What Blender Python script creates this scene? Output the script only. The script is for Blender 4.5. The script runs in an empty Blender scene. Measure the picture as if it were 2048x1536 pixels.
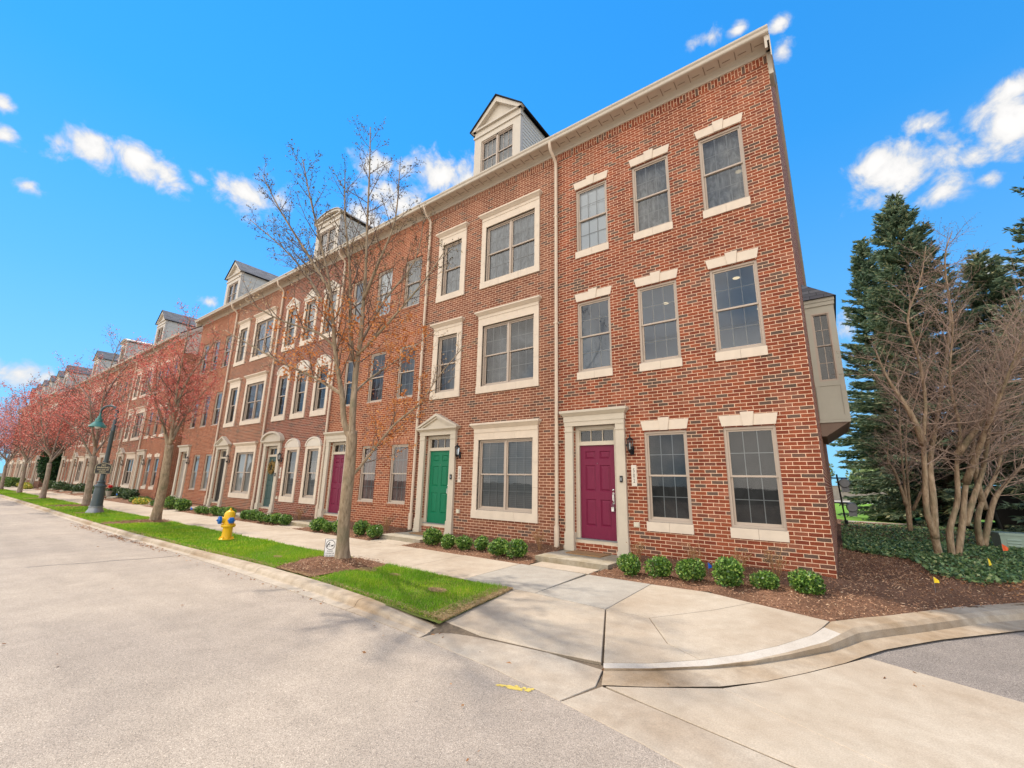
import bpy, math, random
import numpy as np
from mathutils import Vector, Matrix
D = bpy.data
SC = bpy.context.scene
COL = SC.collection
R = math.radians

# ------------------------------------------------------------------ helpers
class MB:
    """collects polygons of one mesh; several material slots allowed"""
    def __init__(s): s.v = []; s.f = []; s.uv = []; s.mi = []
    def face(s, pts, uv=None, mi=0):
        b = len(s.v); s.v += [tuple(p) for p in pts]; s.f.append(tuple(range(b, b+len(pts))))
        s.uv.append(uv if uv else [(0, 0)]*len(pts)); s.mi.append(mi)
    def box(s, x0, x1, y0, y1, z0, z1, mi=0, top=0, uvs=False):
        """axis box; top>0 widens the top face by that much to the sides and front (a crown moulding)"""
        a = [(x0, y0, z0), (x1, y0, z0), (x1, y1, z0), (x0, y1, z0)]
        b = [(x0-top, y0-top, z1), (x1+top, y0-top, z1), (x1+top, y1, z1), (x0-top, y1, z1)]
        F = [(a[0], a[1], b[1], b[0]), (a[1], a[2], b[2], b[1]), (a[2], a[3], b[3], b[2]), (a[3], a[0], b[0], b[3]), (b[0], b[1], b[2], b[3]), (a[3], a[2], a[1], a[0])]
        for q in F:
            s.face(q, [(p[0]+p[1], p[2]) for p in q] if uvs else None, mi)
    def frame(s, x0, x1, z0, z1, w, y0, y1, mi=0, wb=None):
        """four bars of a rectangular frame, butted"""
        wb = w if wb is None else wb
        s.box(x0, x0+w, y0, y1, z0, z1, mi); s.box(x1-w, x1, y0, y1, z0, z1, mi)
        s.box(x0+w, x1-w, y0, y1, z1-w, z1, mi); s.box(x0+w, x1-w, y0, y1, z0, z0+wb, mi)
    def prism(s, pts, y0, y1, mi=0):
        """polygon in x,z extruded along y (points counter-clockwise seen from -y)"""
        s.face([(x, y0, z) for x, z in pts], None, mi); s.face([(x, y1, z) for x, z in reversed(pts)], None, mi)
        n = len(pts)
        for i in range(n):
            a, b = pts[i], pts[(i+1) % n]
            s.face([(a[0], y1, a[1]), (b[0], y1, b[1]), (b[0], y0, b[1]), (a[0], y0, a[1])], None, mi)
    def sweepx(s, prof, x0, x1, mi=0, caps=(True, True)):
        """profile of (y,z) extruded along x"""
        n = len(prof)
        for i in range(n):
            a, b = prof[i], prof[(i+1) % n]
            s.face([(x0, *a), (x1, *a), (x1, *b), (x0, *b)], None, mi)
        if caps[0]: s.face([(x0, *p) for p in prof], None, mi)
        if caps[1]: s.face([(x1, *p) for p in reversed(prof)], None, mi)
    def tube(s, pts, rad, n=8, mi=0, cap=True):
        pts = [Vector(p) for p in pts]; m = len(pts)
        if not hasattr(rad, '__len__'): rad = [rad]*m
        b0 = len(s.v); ref = None
        for i, p in enumerate(pts):
            t = (pts[min(i+1, m-1)]-pts[max(i-1, 0)])
            t = t.normalized() if t.length > 1e-9 else Vector((0, 0, 1))
            if ref is None:
                ref = t.orthogonal().normalized()
            else:
                ref = ref-t*ref.dot(t)
                ref = ref.normalized() if ref.length > 1e-6 else t.orthogonal().normalized()
            bi = t.cross(ref)
            for k in range(n):
                a = 2*math.pi*k/n
                q = p+(ref*math.cos(a)+bi*math.sin(a))*rad[i]
                s.v.append((q.x, q.y, q.z))
        for i in range(m-1):
            for k in range(n):
                k2 = (k+1) % n
                s.f.append((b0+i*n+k, b0+i*n+k2, b0+(i+1)*n+k2, b0+(i+1)*n+k)); s.uv.append(None); s.mi.append(mi)
        if cap and n > 2:
            s.f.append(tuple(b0+(m-1)*n+k for k in range(n))); s.uv.append(None); s.mi.append(mi)
            s.f.append(tuple(b0+k for k in reversed(range(n)))); s.uv.append(None); s.mi.append(mi)
    def lathe(s, prof, n=24, c=(0, 0, 0), mi=0, axis='z'):
        b0 = len(s.v)
        for r, h in prof:
            for k in range(n):
                a = 2*math.pi*k/n
                p = (r*math.cos(a), r*math.sin(a), h)
                if axis == 'y': p = (p[0], h, p[1])
                if axis == 'x': p = (h, p[0], p[1])
                s.v.append((p[0]+c[0], p[1]+c[1], p[2]+c[2]))
        m = len(prof)
        for i in range(m-1):
            for k in range(n):
                k2 = (k+1) % n
                s.f.append((b0+i*n+k, b0+i*n+k2, b0+(i+1)*n+k2, b0+(i+1)*n+k)); s.uv.append(None); s.mi.append(mi)
        for i, rev in ((0, True), (m-1, False)):
            if prof[i][0] > 1e-5:
                q = [b0+i*n+k for k in range(n)]
                s.f.append(tuple(reversed(q)) if rev else tuple(q)); s.uv.append(None); s.mi.append(mi)
    def build(s, name, mat, parent=None, smooth=False, fix=True):
        me = D.meshes.new(name); me.from_pydata(s.v, [], s.f)
        if any(u for u in s.uv):
            ul = me.uv_layers.new(name='UVMap'); fl = []
            for f, u in zip(s.f, s.uv):
                for a in (u or [(0, 0)]*len(f)): fl += a
            ul.data.foreach_set('uv', fl)
        mats = mat if isinstance(mat, (list, tuple)) else [mat]
        for m in mats: me.materials.append(m)
        if len(mats) > 1: me.polygons.foreach_set('material_index', s.mi)
        me.update()
        if fix: me.validate()
        if smooth:
            me.polygons.foreach_set('use_smooth', [True]*len(me.polygons))
            if smooth != 'all':
                try: me.set_sharp_from_angle(angle=R(40))
                except Exception: pass
        return link(name, me, parent)

def link(name, data, parent=None):
    o = D.objects.new(name, data); COL.objects.link(o)
    if parent is not None: o.parent = parent
    return o
def tag(o, label=None, cat=None, group=None, kind=None):
    if label: o['label'] = label
    if cat: o['category'] = cat
    if group: o['group'] = group
    if kind: o['kind'] = kind
    return o
def empty(name, loc, label=None, cat=None, group=None, rz=0):
    o = D.objects.new(name, None); COL.objects.link(o); o.location = loc; o.rotation_euler = (0, 0, rz)
    o.empty_display_size = .2
    return tag(o, label, cat, group)
def npmesh(name, V, F, mat, parent=None, smooth=False):
    """fast mesh from numpy arrays, all faces with the same number of corners"""
    V = np.asarray(V, np.float32).reshape(-1, 3); F = np.asarray(F, np.int32); k = F.shape[1]
    me = D.meshes.new(name)
    me.vertices.add(len(V)); me.vertices.foreach_set('co', V.ravel())
    me.loops.add(F.size); me.loops.foreach_set('vertex_index', F.ravel())
    me.polygons.add(len(F)); me.polygons.foreach_set('loop_start', np.arange(0, F.size, k, dtype=np.int32))
    try: me.polygons.foreach_set('loop_total', np.full(len(F), k, np.int32))
    except Exception: pass
    me.update(calc_edges=True); me.validate()
    for m in (mat if isinstance(mat, (list, tuple)) else [mat]): me.materials.append(m)
    if smooth: me.polygons.foreach_set('use_smooth', [True]*len(F))
    return link(name, me, parent)
def quads_at(P, A, B):
    """diamond-ish quads centred on P spanned by half vectors A (long) and B (wide)"""
    V = np.stack([P-A, P-A*.1+B, P+A, P-A*.1-B], 1).reshape(-1, 3)
    F = np.arange(len(V)).reshape(-1, 4)
    return V, F
def rand_dirs(n, rng):
    d = rng.normal(size=(n, 3)); return d/np.linalg.norm(d, axis=1, keepdims=True)
def perp(d, rng):
    r = rng.normal(size=d.shape); r -= d*np.sum(r*d, 1, keepdims=True)
    return r/np.linalg.norm(r, axis=1, keepdims=True)
def copy_thing(o, loc, rz, scale=1.0, label=None, group=None):
    """a copy of a thing with copies of its parts and their sub-parts"""
    c = o.copy(); COL.objects.link(c); c.location = loc; c.rotation_euler = (0, 0, rz); c.scale = (scale,)*3
    tag(c, label, None, group)
    for ch in o.children:
        p = ch.copy(); COL.objects.link(p); p.parent = c
        for g in ch.children:
            q = g.copy(); COL.objects.link(q); q.parent = p
    return c

# ------------------------------------------------------------------ materials
class NT:
    def __init__(s, name):
        s.m = D.materials.new(name); s.m.use_nodes = True; s.t = s.m.node_tree; s.t.nodes.clear()
        s.out = s.n('ShaderNodeOutputMaterial')
    def n(s, kind, **kw):
        nd = s.t.nodes.new(kind)
        for k, v in kw.items():
            if k.startswith('i_'): s.set(nd, k[2:].replace('_', ' '), v)
            else: setattr(nd, k, v)
        return nd
    def set(s, nd, key, v):
        i = nd.inputs[int(key)] if key.isdigit() else nd.inputs[key]
        if isinstance(v, bpy.types.NodeSocket): s.t.links.new(v, i)
        else: i.default_value = v
    def l(s, a, b): s.t.links.new(a, b)
    def coord(s, kind='Object', scale=None):
        o = s.n('ShaderNodeTexCoord').outputs[kind]
        if scale is not None:
            mp = s.n('ShaderNodeMapping'); s.l(o, mp.inputs[0]); mp.inputs['Scale'].default_value = scale if hasattr(scale, '__len__') else (scale,)*3
            o = mp.outputs[0]
        return o
    def pos(s): return s.n('ShaderNodeNewGeometry').outputs['Position']
    def island(s): return s.n('ShaderNodeNewGeometry').outputs['Random Per Island']
    def noise(s, vec, scale, detail=3, rough=.55, dist=0):
        nd = s.n('ShaderNodeTexNoise'); s.l(vec, nd.inputs['Vector'])
        nd.inputs['Scale'].default_value = scale; nd.inputs['Detail'].default_value = detail; nd.inputs['Roughness'].default_value = rough; nd.inputs['Distortion'].default_value = dist
        return nd.outputs['Fac']
    def ramp(s, fac, stops, interp='LINEAR'):
        nd = s.n('ShaderNodeValToRGB'); cr = nd.color_ramp; cr.interpolation = interp
        while len(cr.elements) < len(stops): cr.elements.new(.5)
        for e, (p, c) in zip(cr.elements, stops):
            e.position = p; e.color = (*c, 1) if hasattr(c, '__len__') else (c, c, c, 1)
        s.l(fac, nd.inputs[0]); return nd.outputs[0]
    def mix(s, fac, a, b, mode='MIX'):
        nd = s.n('ShaderNodeMix', data_type='RGBA', blend_type=mode)
        for i, v in ((0, fac), (6, a), (7, b)):
            if isinstance(v, bpy.types.NodeSocket): s.l(v, nd.inputs[i])
            else: nd.inputs[i].default_value = v if i == 0 else ((*v, 1) if len(v) == 3 else v)
        return nd.outputs[2]
    def math(s, op, a, b=None, c=None, clamp=False):
        nd = s.n('ShaderNodeMath', operation=op, use_clamp=clamp)
        for i, v in enumerate((a, b, c)):
            if v is None: continue
            if isinstance(v, bpy.types.NodeSocket): s.l(v, nd.inputs[i])
            else: nd.inputs[i].default_value = v
        return nd.outputs[0]
    def bump(s, h, strength=.5, dist=.01):
        nd = s.n('ShaderNodeBump'); s.l(h, nd.inputs['Height']); nd.inputs['Strength'].default_value = strength; nd.inputs['Distance'].default_value = dist
        return nd.outputs[0]
    def bsdf(s, col, rough=.6, normal=None, spec=.4, metal=0, **kw):
        b = s.n('ShaderNodeBsdfPrincipled')
        for k, v in (('Base Color', col), ('Roughness', rough)):
            if isinstance(v, bpy.types.NodeSocket): s.l(v, b.inputs[k])
            else: b.inputs[k].default_value = (*v, 1) if hasattr(v, '__len__') else v
        b.inputs['Specular IOR Level'].default_value = spec; b.inputs['Metallic'].default_value = metal
        for k, v in kw.items(): b.inputs[k.replace('_', ' ')].default_value = v
        if normal is not None: s.l(normal, b.inputs['Normal'])
        s.l(b.outputs[0], s.out.inputs[0]); return b

def plain(name, col, rough=.55, var=.12, scale=9, metal=0, spec=.4, bump=0):
    """painted / plain surface with slight mottling"""
    t = NT(name); p = t.coord('Object')
    f = t.noise(p, scale, 4, .6)
    c = t.ramp(f, [(.25, tuple(x*(1-var) for x in col)), (.75, tuple(min(1, x*(1+var)) for x in col))])
    nm = t.bump(t.noise(p, scale*12, 3), bump, .004) if bump else None
    t.bsdf(c, rough, nm, spec, metal); return t.m

def leafmat(name, stops, rough=.55, trans=.25, spec=.3, big=None):
    """leaf material: colour by island; light passes through a little"""
    t = NT(name)
    c = t.ramp(t.island(), stops)
    if big:
        c = t.mix(t.ramp(t.noise(t.pos(), big[0], 2), [(.4, 0), (.62, 1)]), c, t.mix(1, c, big[1], 'MULTIPLY'))
    b = t.bsdf(c, rough, None, spec)
    if trans:
        tr = t.n('ShaderNodeBsdfTranslucent'); t.l(c, tr.inputs[0])
        mx = t.n('ShaderNodeMixShader'); mx.inputs[0].default_value = trans
        t.l(b.outputs[0], mx.inputs[1]); t.l(tr.outputs[0], mx.inputs[2]); t.l(mx.outputs[0], t.out.inputs[0])
    return t.m

def brick(name, stops, mortar=(.66, .50, .37), tint=(1, 1, 1)):
    t = NT(name); uv = t.n('ShaderNodeTexCoord').outputs['UV']
    # slightly wavy courses
    nz = t.n('ShaderNodeTexNoise'); t.l(uv, nz.inputs['Vector']); nz.inputs['Scale'].default_value = 7; nz.inputs['Detail'].default_value = 3
    off = t.n('ShaderNodeVectorMath', operation='MULTIPLY_ADD'); t.l(nz.outputs['Color'], off.inputs[0]); off.inputs[1].default_value = (.010, .007, 0); t.l(uv, off.inputs[2])
    b = t.n('ShaderNodeTexBrick'); t.l(off.outputs[0], b.inputs['Vector'])
    b.inputs['Color1'].default_value = (0, 0, 0, 1); b.inputs['Color2'].default_value = (1, 1, 1, 1); b.inputs['Mortar'].default_value = (0, 0, 0, 1)
    b.inputs['Scale'].default_value = 1; b.inputs['Mortar Size'].default_value = .0056; b.inputs['Mortar Smooth'].default_value = .25
    b.inputs['Bias'].default_value = 0; b.inputs['Brick Width'].default_value = .2032; b.inputs['Row Height'].default_value = .0677
    b.offset = .5; b.squash = 1
    c = t.ramp(b.outputs['Color'], stops)
    fine = t.noise(uv, 60, 4, .65)
    c = t.mix(1, c, t.ramp(fine, [(.3, .62), (.7, 1.3)]), 'MULTIPLY')
    c = t.mix(1, c, t.ramp(t.noise(uv, .7, 3), [(.3, tuple(.80*x for x in tint)), (.7, tuple(1.12*x for x in tint))]), 'MULTIPLY')
    mp = t.n('ShaderNodeMapping'); t.l(uv, mp.inputs[0]); mp.inputs['Scale'].default_value = (2.2, .22, 1)
    st = t.ramp(t.noise(mp.outputs[0], 1.6, 4, .6), [(.35, .84), (.62, 1.03)])
    mo = t.mix(t.noise(uv, 25, 3), tuple(.82*x for x in mortar), tuple(1.12*x for x in mortar))
    c = t.mix(1, t.mix(b.outputs['Fac'], t.mix(1, c, (.80, .80, .82), 'MULTIPLY'), t.mix(1, mo, (1.12, 1.12, 1.12), 'MULTIPLY')), st, 'MULTIPLY')
    h = t.math('ADD', t.math('MULTIPLY', b.outputs['Fac'], -1), t.math('MULTIPLY', fine, .35))
    t.bsdf(c, .9, t.bump(h, .7, .006), .2); return t.m

def concrete(name, a, b, stain=(.75, .68, .6), scale=1.0, spots=True, bumps=.35):
    t = NT(name); p = t.pos()
    big = t.noise(p, .9*scale, 4, .6); mid = t.noise(p, 7*scale, 4, .6); fine = t.noise(p, 95, 4, .75)
    c = t.ramp(mid, [(.3, a), (.7, b)])
    c = t.mix(1, c, t.ramp(big, [(.35, stain), (.6, (1, 1, 1))]), 'MULTIPLY')
    c = t.mix(1, c, t.ramp(t.noise(p, 2.7*scale, 6, .68, .6), [(.38, (.94, .93, .92)), (.52, (1, 1, 1))]), 'MULTIPLY')
    c = t.mix(1, c, t.ramp(fine, [(.3, .76), (.7, 1.16)]), 'MULTIPLY')
    if spots:
        v = t.n('ShaderNodeTexVoronoi'); t.l(p, v.inputs['Vector']); v.inputs['Scale'].default_value = 2.3
        c = t.mix(t.ramp(v.outputs['Distance'], [(.0, 1), (.035, 0)]), c, (.12, .1, .08))
    t.bsdf(c, .88, t.bump(fine, bumps, .004), .25); return t.m

M = {}
def make_materials():
    # real brick colours: iron-red, orange-red, dark flashed brick
    M['brick_red'] = brick('brick_red', [(0, (.15, .095, .07)), (.12, (.20, .12, .085)), (.2, (.25, .062, .034)), (.45, (.325, .08, .037)), (.75, (.39, .105, .048)), (1, (.36, .135, .08))], (.76, .52, .355))
    M['brick_tan'] = brick('brick_tan', [(0, (.16, .10, .075)), (.09, (.2, .115, .08)), (.16, (.25, .088, .05)), (.5, (.315, .115, .062)), (1, (.36, .155, .09))], (.74, .49, .335))
    M['brick_orange'] = brick('brick_orange', [(0, (.22, .09, .06)), (.12, (.28, .08, .04)), (.5, (.375, .105, .048)), (1, (.41, .145, .072))], (.74, .48, .31))
    M['brick_dark'] = brick('brick_dark', [(0, (.14, .075, .06)), (.2, (.24, .07, .045)), (.6, (.31, .085, .05)), (1, (.33, .12, .078))], (.6, .46, .34))
    M['stone'] = plain('cast_stone', (.665, .56, .445), .8, .07, 5, bump=.15)
    M['stone_white'] = plain('pale_cast_stone', (.64, .575, .49), .8, .05, 5)
    M['trim'] = plain('greige_paint', (.54, .47, .37), .5, .05, 4)
    M['trim_light'] = plain('light_greige_paint', (.56, .495, .405), .5, .05, 4)
    M['vinyl'] = plain('clay_window_frame', (.46, .375, .30), .45, .04, 4)
    M['grille'] = plain('window_grid', (.33, .33, .33), .5, .04, 4)
    M['spout'] = plain('downspout_paint', (.62, .50, .38), .5, .06, 3)
    M['siding'] = plain('clapboard_siding', (.62, .58, .49), .6, .05, 3)
    M['metal_black'] = plain('black_metal', (.02, .02, .022), .4, .2, 12, .6)
    M['metal_grey'] = plain('grey_metal', (.25, .26, .27), .45, .1, 12, .5)
    M['white_plastic'] = plain('white_plastic', (.75, .75, .73), .4, .03)
    M['almond'] = plain('almond_plastic', (.6, .54, .42), .5, .05)
    M['brass'] = plain('aged_brass', (.35, .24, .10), .3, .15, 20, 1)
    M['chrome'] = plain('satin_nickel', (.6, .58, .55), .25, .05, 20, 1)
    for k, c in (('maroon', (.165, .014, .046)), ('green', (.004, .15, .07)), ('teal', (.045, .085, .08)), ('grey', (.33, .30, .27)), ('black', (.02, .019, .018))):
        t = NT(k+'_door_paint'); p = t.coord('Object', (30, 30, 3))
        t.bsdf(t.ramp(t.noise(p, 2, 3), [(.3, tuple(.9*x for x in c)), (.7, tuple(1.1*x for x in c))]), .38, t.bump(t.noise(p, 4, 3), .08, .003), .22); M['door_'+k] = t.m
    # shingles
    t = NT('asphalt_shingles'); p = t.coord('UV')
    b = t.n('ShaderNodeTexBrick'); t.l(p, b.inputs['Vector']); b.inputs['Color1'].default_value = (.11, .11, .12, 1); b.inputs['Color2'].default_value = (.20, .20, .21, 1); b.inputs['Mortar'].default_value = (.03, .03, .032, 1)
    b.inputs['Scale'].default_value = 1; b.inputs['Brick Width'].default_value = .3; b.inputs['Row Height'].default_value = .14; b.inputs['Mortar Size'].default_value = .006
    t.bsdf(t.mix(1, b.outputs['Color'], t.ramp(t.noise(p, 90, 3), [(.3, .7), (.7, 1.25)]), 'MULTIPLY'), .9, t.bump(b.outputs['Fac'], -.5, .01), .2); M['shingle'] = t.m
    # glass: mostly clear, mirror-like at glancing angles
    t = NT('window_glass')
    fr = t.n('ShaderNodeFresnel'); fr.inputs[0].default_value = 1.5
    fac = t.math('MULTIPLY_ADD', fr.outputs[0], 1.25, .012, True)
    tr = t.n('ShaderNodeBsdfTransparent'); tr.inputs[0].default_value = (.82, .86, .88, 1)
    gl = t.n('ShaderNodeBsdfGlossy'); gl.inputs['Roughness'].default_value = .02
    t.l(t.bump(t.noise(t.coord('Object'), 1.6, 2), .06, .02), gl.inputs['Normal'])
    mx = t.n('ShaderNodeMixShader'); t.l(fac, mx.inputs[0]); t.l(tr.outputs[0], mx.inputs[1]); t.l(gl.outputs[0], mx.inputs[2]); t.l(mx.outputs[0], t.out.inputs[0]); M['glass'] = t.m
    # things behind the glass
    def blind(name, c, amp):
        t = NT(name); p = t.coord('Object'); s = t.n('ShaderNodeSeparateXYZ'); t.l(p, s.inputs[0])
        sw = t.math('FRACT', t.math('MULTIPLY', s.outputs[2], 22))
        t.bsdf(t.ramp(sw, [(0, tuple(x*(1-amp) for x in c)), (.25, c), (1, tuple(x*(1+amp*.4) for x in c))]), .7, None, .2); return t.m
    M['b_blind'] = blind('slatted_blind', (.17, .175, .18), .45)
    M['b_white'] = blind('white_blind_reflection', (.85, .87, .9), .06)
    M['b_cream'] = blind('cream_blind', (.5, .48, .46), .25)
    t = NT('lace_curtain'); p = t.coord('Object', (3.5, 1, 1.2))
    f = t.noise(p, 2.2, 5, .62, 1.4)
    t.bsdf(t.ramp(f, [(.3, (.15, .16, .175)), (.5, (.31, .32, .34)), (.7, (.46, .475, .50))]), .8, None, .1); M['b_lace'] = t.m
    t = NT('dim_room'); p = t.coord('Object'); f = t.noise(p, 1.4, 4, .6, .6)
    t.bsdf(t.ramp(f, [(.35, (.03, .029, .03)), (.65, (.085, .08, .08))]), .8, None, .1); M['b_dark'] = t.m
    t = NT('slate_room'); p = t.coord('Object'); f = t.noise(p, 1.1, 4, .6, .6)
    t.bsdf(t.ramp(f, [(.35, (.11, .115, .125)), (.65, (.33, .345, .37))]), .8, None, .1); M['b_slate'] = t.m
    t = NT('rose_curtain'); p = t.coord('Object', (6, 1, .6)); f = t.noise(p, 2, 4, .6, .5)
    t.bsdf(t.ramp(f, [(.35, (.12, .06, .055)), (.65, (.3, .17, .15))]), .8, None, .1); M['b_rose'] = t.m
    M['room'] = plain('interior_wall', (.62, .72, .86), .9, .06, 1.2)
    M['room_dark'] = plain('interior_wall_dark', (.07, .07, .075), .9, .2, 1.2)
    t = NT('lamp_glow'); e = t.n('ShaderNodeEmission'); e.inputs[0].default_value = (1, .78, .48, 1); e.inputs[1].default_value = .62; t.l(e.outputs[0], t.out.inputs[0]); M['glow'] = t.m
    # ground
    M['walk'] = concrete('walk_concrete', (.40, .332, .255), (.465, .39, .302), (.86, .83, .8))
    M['walk_grey'] = concrete('grey_walk_concrete', (.33, .30, .255), (.39, .355, .30), (.88, .86, .84))
    M['ramp'] = concrete('ramp_concrete', (.40, .335, .255), (.455, .385, .30), (.87, .83, .79))
    M['gutter'] = concrete('gutter_concrete', (.36, .305, .24), (.45, .385, .305), (.8, .74, .68))
    M['kerb'] = concrete('kerb_concrete', (.35, .285, .21), (.47, .39, .295), (.70, .60, .48))
    M['kerb_new'] = concrete('pale_kerb_concrete', (.45, .405, .345), (.51, .465, .405), (.9, .88, .86), spots=False)
    M['step'] = concrete('step_concrete', (.33, .29, .22), (.44, .39, .31), (.75, .7, .58), 2)
    M['soil'] = plain('joint_soil', (.13, .095, .062), .95, .4, 30)
    def asphalt(name, lo, hi):
        t = NT(name); p = t.pos()
        v = t.n('ShaderNodeTexVoronoi'); t.l(p, v.inputs['Vector']); v.inputs['Scale'].default_value = 190
        sep = t.n('ShaderNodeSeparateColor'); t.l(v.outputs['Color'], sep.inputs[0])
        agg = t.ramp(sep.outputs[0], [(0, tuple(.68*x for x in lo)), (.25, lo), (.72, hi), (.93, hi), (1, tuple(min(.8, 1.5*x) for x in hi))])
        big = t.noise(p, .35, 5, .6, .4); mid = t.noise(p, 2.6, 4, .62)
        c = t.mix(1, agg, t.ramp(big, [(.3, (.84, .83, .83)), (.7, (1.1, 1.08, 1.04))]), 'MULTIPLY')
        c = t.mix(1, c, t.ramp(mid, [(.3, .9), (.7, 1.08)]), 'MULTIPLY')
        # long tyre-polished streaks along the road
        mp = t.n('ShaderNodeMapping'); t.l(p, mp.inputs[0]); mp.inputs['Scale'].default_value = (.05, 1.1, 1)
        c = t.mix(1, c, t.ramp(t.noise(mp.outputs[0], 1.3, 3), [(.3, .92), (.7, 1.06)]), 'MULTIPLY')
        h = t.math('ADD', t.math('MULTIPLY', v.outputs['Distance'], -1), mid)
        t.bsdf(c, .9, t.bump(h, .4, .004), .2); return t.m
    M['asphalt'] = asphalt('old_asphalt', (.285, .24, .197), (.385, .33, .272))
    M['asphalt_dark'] = asphalt('drive_asphalt', (.16, .14, .125), (.28, .245, .215))
    M['paint_yellow'] = plain('worn_yellow_paint', (.6, .45, .1), .8, .2, 30)
    t = NT('mulch'); p = t.pos(); f = t.noise(p, 45, 4, .7); g = t.noise(p, 1.6, 3)
    c = t.ramp(f, [(.3, (.085, .045, .028)), (.55, (.22, .115, .068)), (.75, (.42, .25, .155))])
    t.bsdf(t.mix(1, c, t.ramp(g, [(.35, .75), (.65, 1.15)]), 'MULTIPLY'), .95, t.bump(f, 1, .03), .15); M['mulch'] = t.m
    M['chips'] = leafmat('mulch_chip', [(0, (.08, .04, .026)), (.3, (.22, .11, .065)), (.65, (.40, .22, .13)), (.9, (.58, .37, .23)), (1, (.72, .54, .36))], .9, 0, .15)
    t = NT('turf_soil'); p = t.pos(); f = t.noise(p, 30, 4, .7)
    t.bsdf(t.ramp(f, [(.35, (.085, .10, .02)), (.65, (.17, .19, .045))]), .95, None, .1); M['turf'] = t.m
    t = NT('grass_blade'); p = t.pos()
    g = t.ramp(t.island(), [(0, (.08, .22, .008)), (.5, (.18, .40, .014)), (.85, (.28, .48, .03)), (1, (.5, .5, .16))])
    g = t.mix(t.ramp(t.noise(p, 1.7, 3), [(.42, 0), (.66, .75)]), g, t.mix(1, g, (1.7, 1.2, .9), 'MULTIPLY'))
    b = t.bsdf(g, .5, None, .3); tr = t.n('ShaderNodeBsdfTranslucent'); t.l(g, tr.inputs[0]); mx = t.n('ShaderNodeMixShader'); mx.inputs[0].default_value = .35
    t.l(b.outputs[0], mx.inputs[1]); t.l(tr.outputs[0], mx.inputs[2]); t.l(mx.outputs[0], t.out.inputs[0]); M['grass'] = t.m
    M['straw'] = leafmat('dead_grass', [(0, (.3, .2, .1)), (.6, (.48, .34, .17)), (1, (.6, .46, .26))], .8, .2, .15)
    t = NT('far_lawn'); p = t.pos(); f = t.noise(p, 1.2, 5, .65)
    t.bsdf(t.ramp(f, [(.3, (.10, .22, .025)), (.7, (.2, .34, .05))]), .9, t.bump(t.noise(p, 30, 3), .5, .03), .1); M['lawn'] = t.m
    M['dull_ground'] = plain('dull_far_ground', (.10, .095, .075), .95, .3, .2)
    # plants
    def bark(name, a, b, sc=(9, 9, 2.2)):
        t = NT(name); p = t.coord('Object', sc); f = t.noise(p, 2.2, 5, .65, .4); g = t.noise(t.coord('Object'), 2.5, 3)
        c = t.ramp(f, [(.32, a), (.68, b)])
        c = t.mix(t.ramp(g, [(.52, 0), (.68, .55)]), c, (.17, .165, .10))
        t.bsdf(c, .9, t.bump(f, .7, .015), .15); return t.m
    M['bark'] = bark('maple_bark', (.20, .145, .09), (.44, .34, .235))
    M['bark_grey'] = bark('grey_maple_bark', (.19, .145, .11), (.42, .34, .27))
    M['bark_bush'] = bark('crabapple_bark', (.21, .145, .09), (.50, .375, .255))
    M['bark_spruce'] = bark('spruce_bark', (.04, .03, .025), (.1, .075, .06))
    M['twig'] = plain('brown_twig', (.15, .10, .072), .8, .25, 6)
    M['twig_rose'] = plain('rosy_twig', (.43, .31, .24), .8, .3, 4)
    M['bud_dark'] = leafmat('brown_bud', [(0, (.05, .04, .025)), (.6, (.12, .09, .045)), (1, (.30, .22, .09))], .7, .15)
    M['leaf_orange'] = leafmat('orange_young_leaf', [(0, (.35, .11, .03)), (.6, (.58, .21, .06)), (1, (.66, .33, .12))], .6, .35)
    M['bud_pale'] = leafmat('pale_bud', [(0, (.40, .26, .14)), (1, (.62, .47, .28))], .6, .25)
    M['bloom_red'] = leafmat('red_maple_bloom', [(0, (.36, .07, .055)), (.5, (.64, .165, .125)), (.85, (.74, .26, .195)), (1, (.82, .5, .4))], .6, .3)
    M['box'] = leafmat('boxwood_leaf', [(0, (.03, .08, .015)), (.5, (.085, .19, .03)), (.8, (.19, .33, .05)), (1, (.36, .48, .11))], .4, .25, .45)
    M['shrub_dark'] = leafmat('dark_shrub_leaf', [(0, (.02, .05, .015)), (.6, (.05, .1, .03)), (1, (.12, .17, .06))], .45, .2, .4)
    M['ivy'] = leafmat('ivy_leaf', [(0, (.035, .08, .03)), (.5, (.10, .19, .075)), (.85, (.22, .33, .125)), (1, (.42, .44, .2))], .4, .2, .4)
    M['yew'] = leafmat('yew_leaf', [(0, (.008, .03, .008)), (.6, (.02, .065, .015)), (1, (.045, .11, .025))], .5, .15)
    M['hedge'] = leafmat('hedge_leaf', [(0, (.05, .1, .02)), (.6, (.1, .18, .035)), (1, (.18, .26, .06))], .5, .25)
    M['spruce'] = leafmat('spruce_needle', [(0, (.055, .09, .05)), (.5, (.15, .215, .125)), (.85, (.27, .335, .19)), (1, (.45, .40, .19))], .6, .25, .3, (.5, (.8, .84, .86)))
    M['pale_leaf'] = leafmat('pale_far_leaf', [(0, (.1, .16, .05)), (1, (.32, .4, .17))], .6, .3)
    M['yellow_leaf'] = leafmat('yellow_plant_leaf', [(0, (.14, .22, .03)), (.45, (.25, .33, .05)), (.75, (.6, .45, .05)), (1, (.75, .5, .12))], .5, .3)
    M['dry'] = leafmat('dry_stem', [(0, (.26, .13, .05)), (.6, (.42, .23, .10)), (1, (.55, .36, .18))], .8, .1)
    M['red_flower'] = leafmat('red_flower', [(0, (.5, .02, .02)), (1, (.75, .05, .06))], .5, .3)
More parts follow.
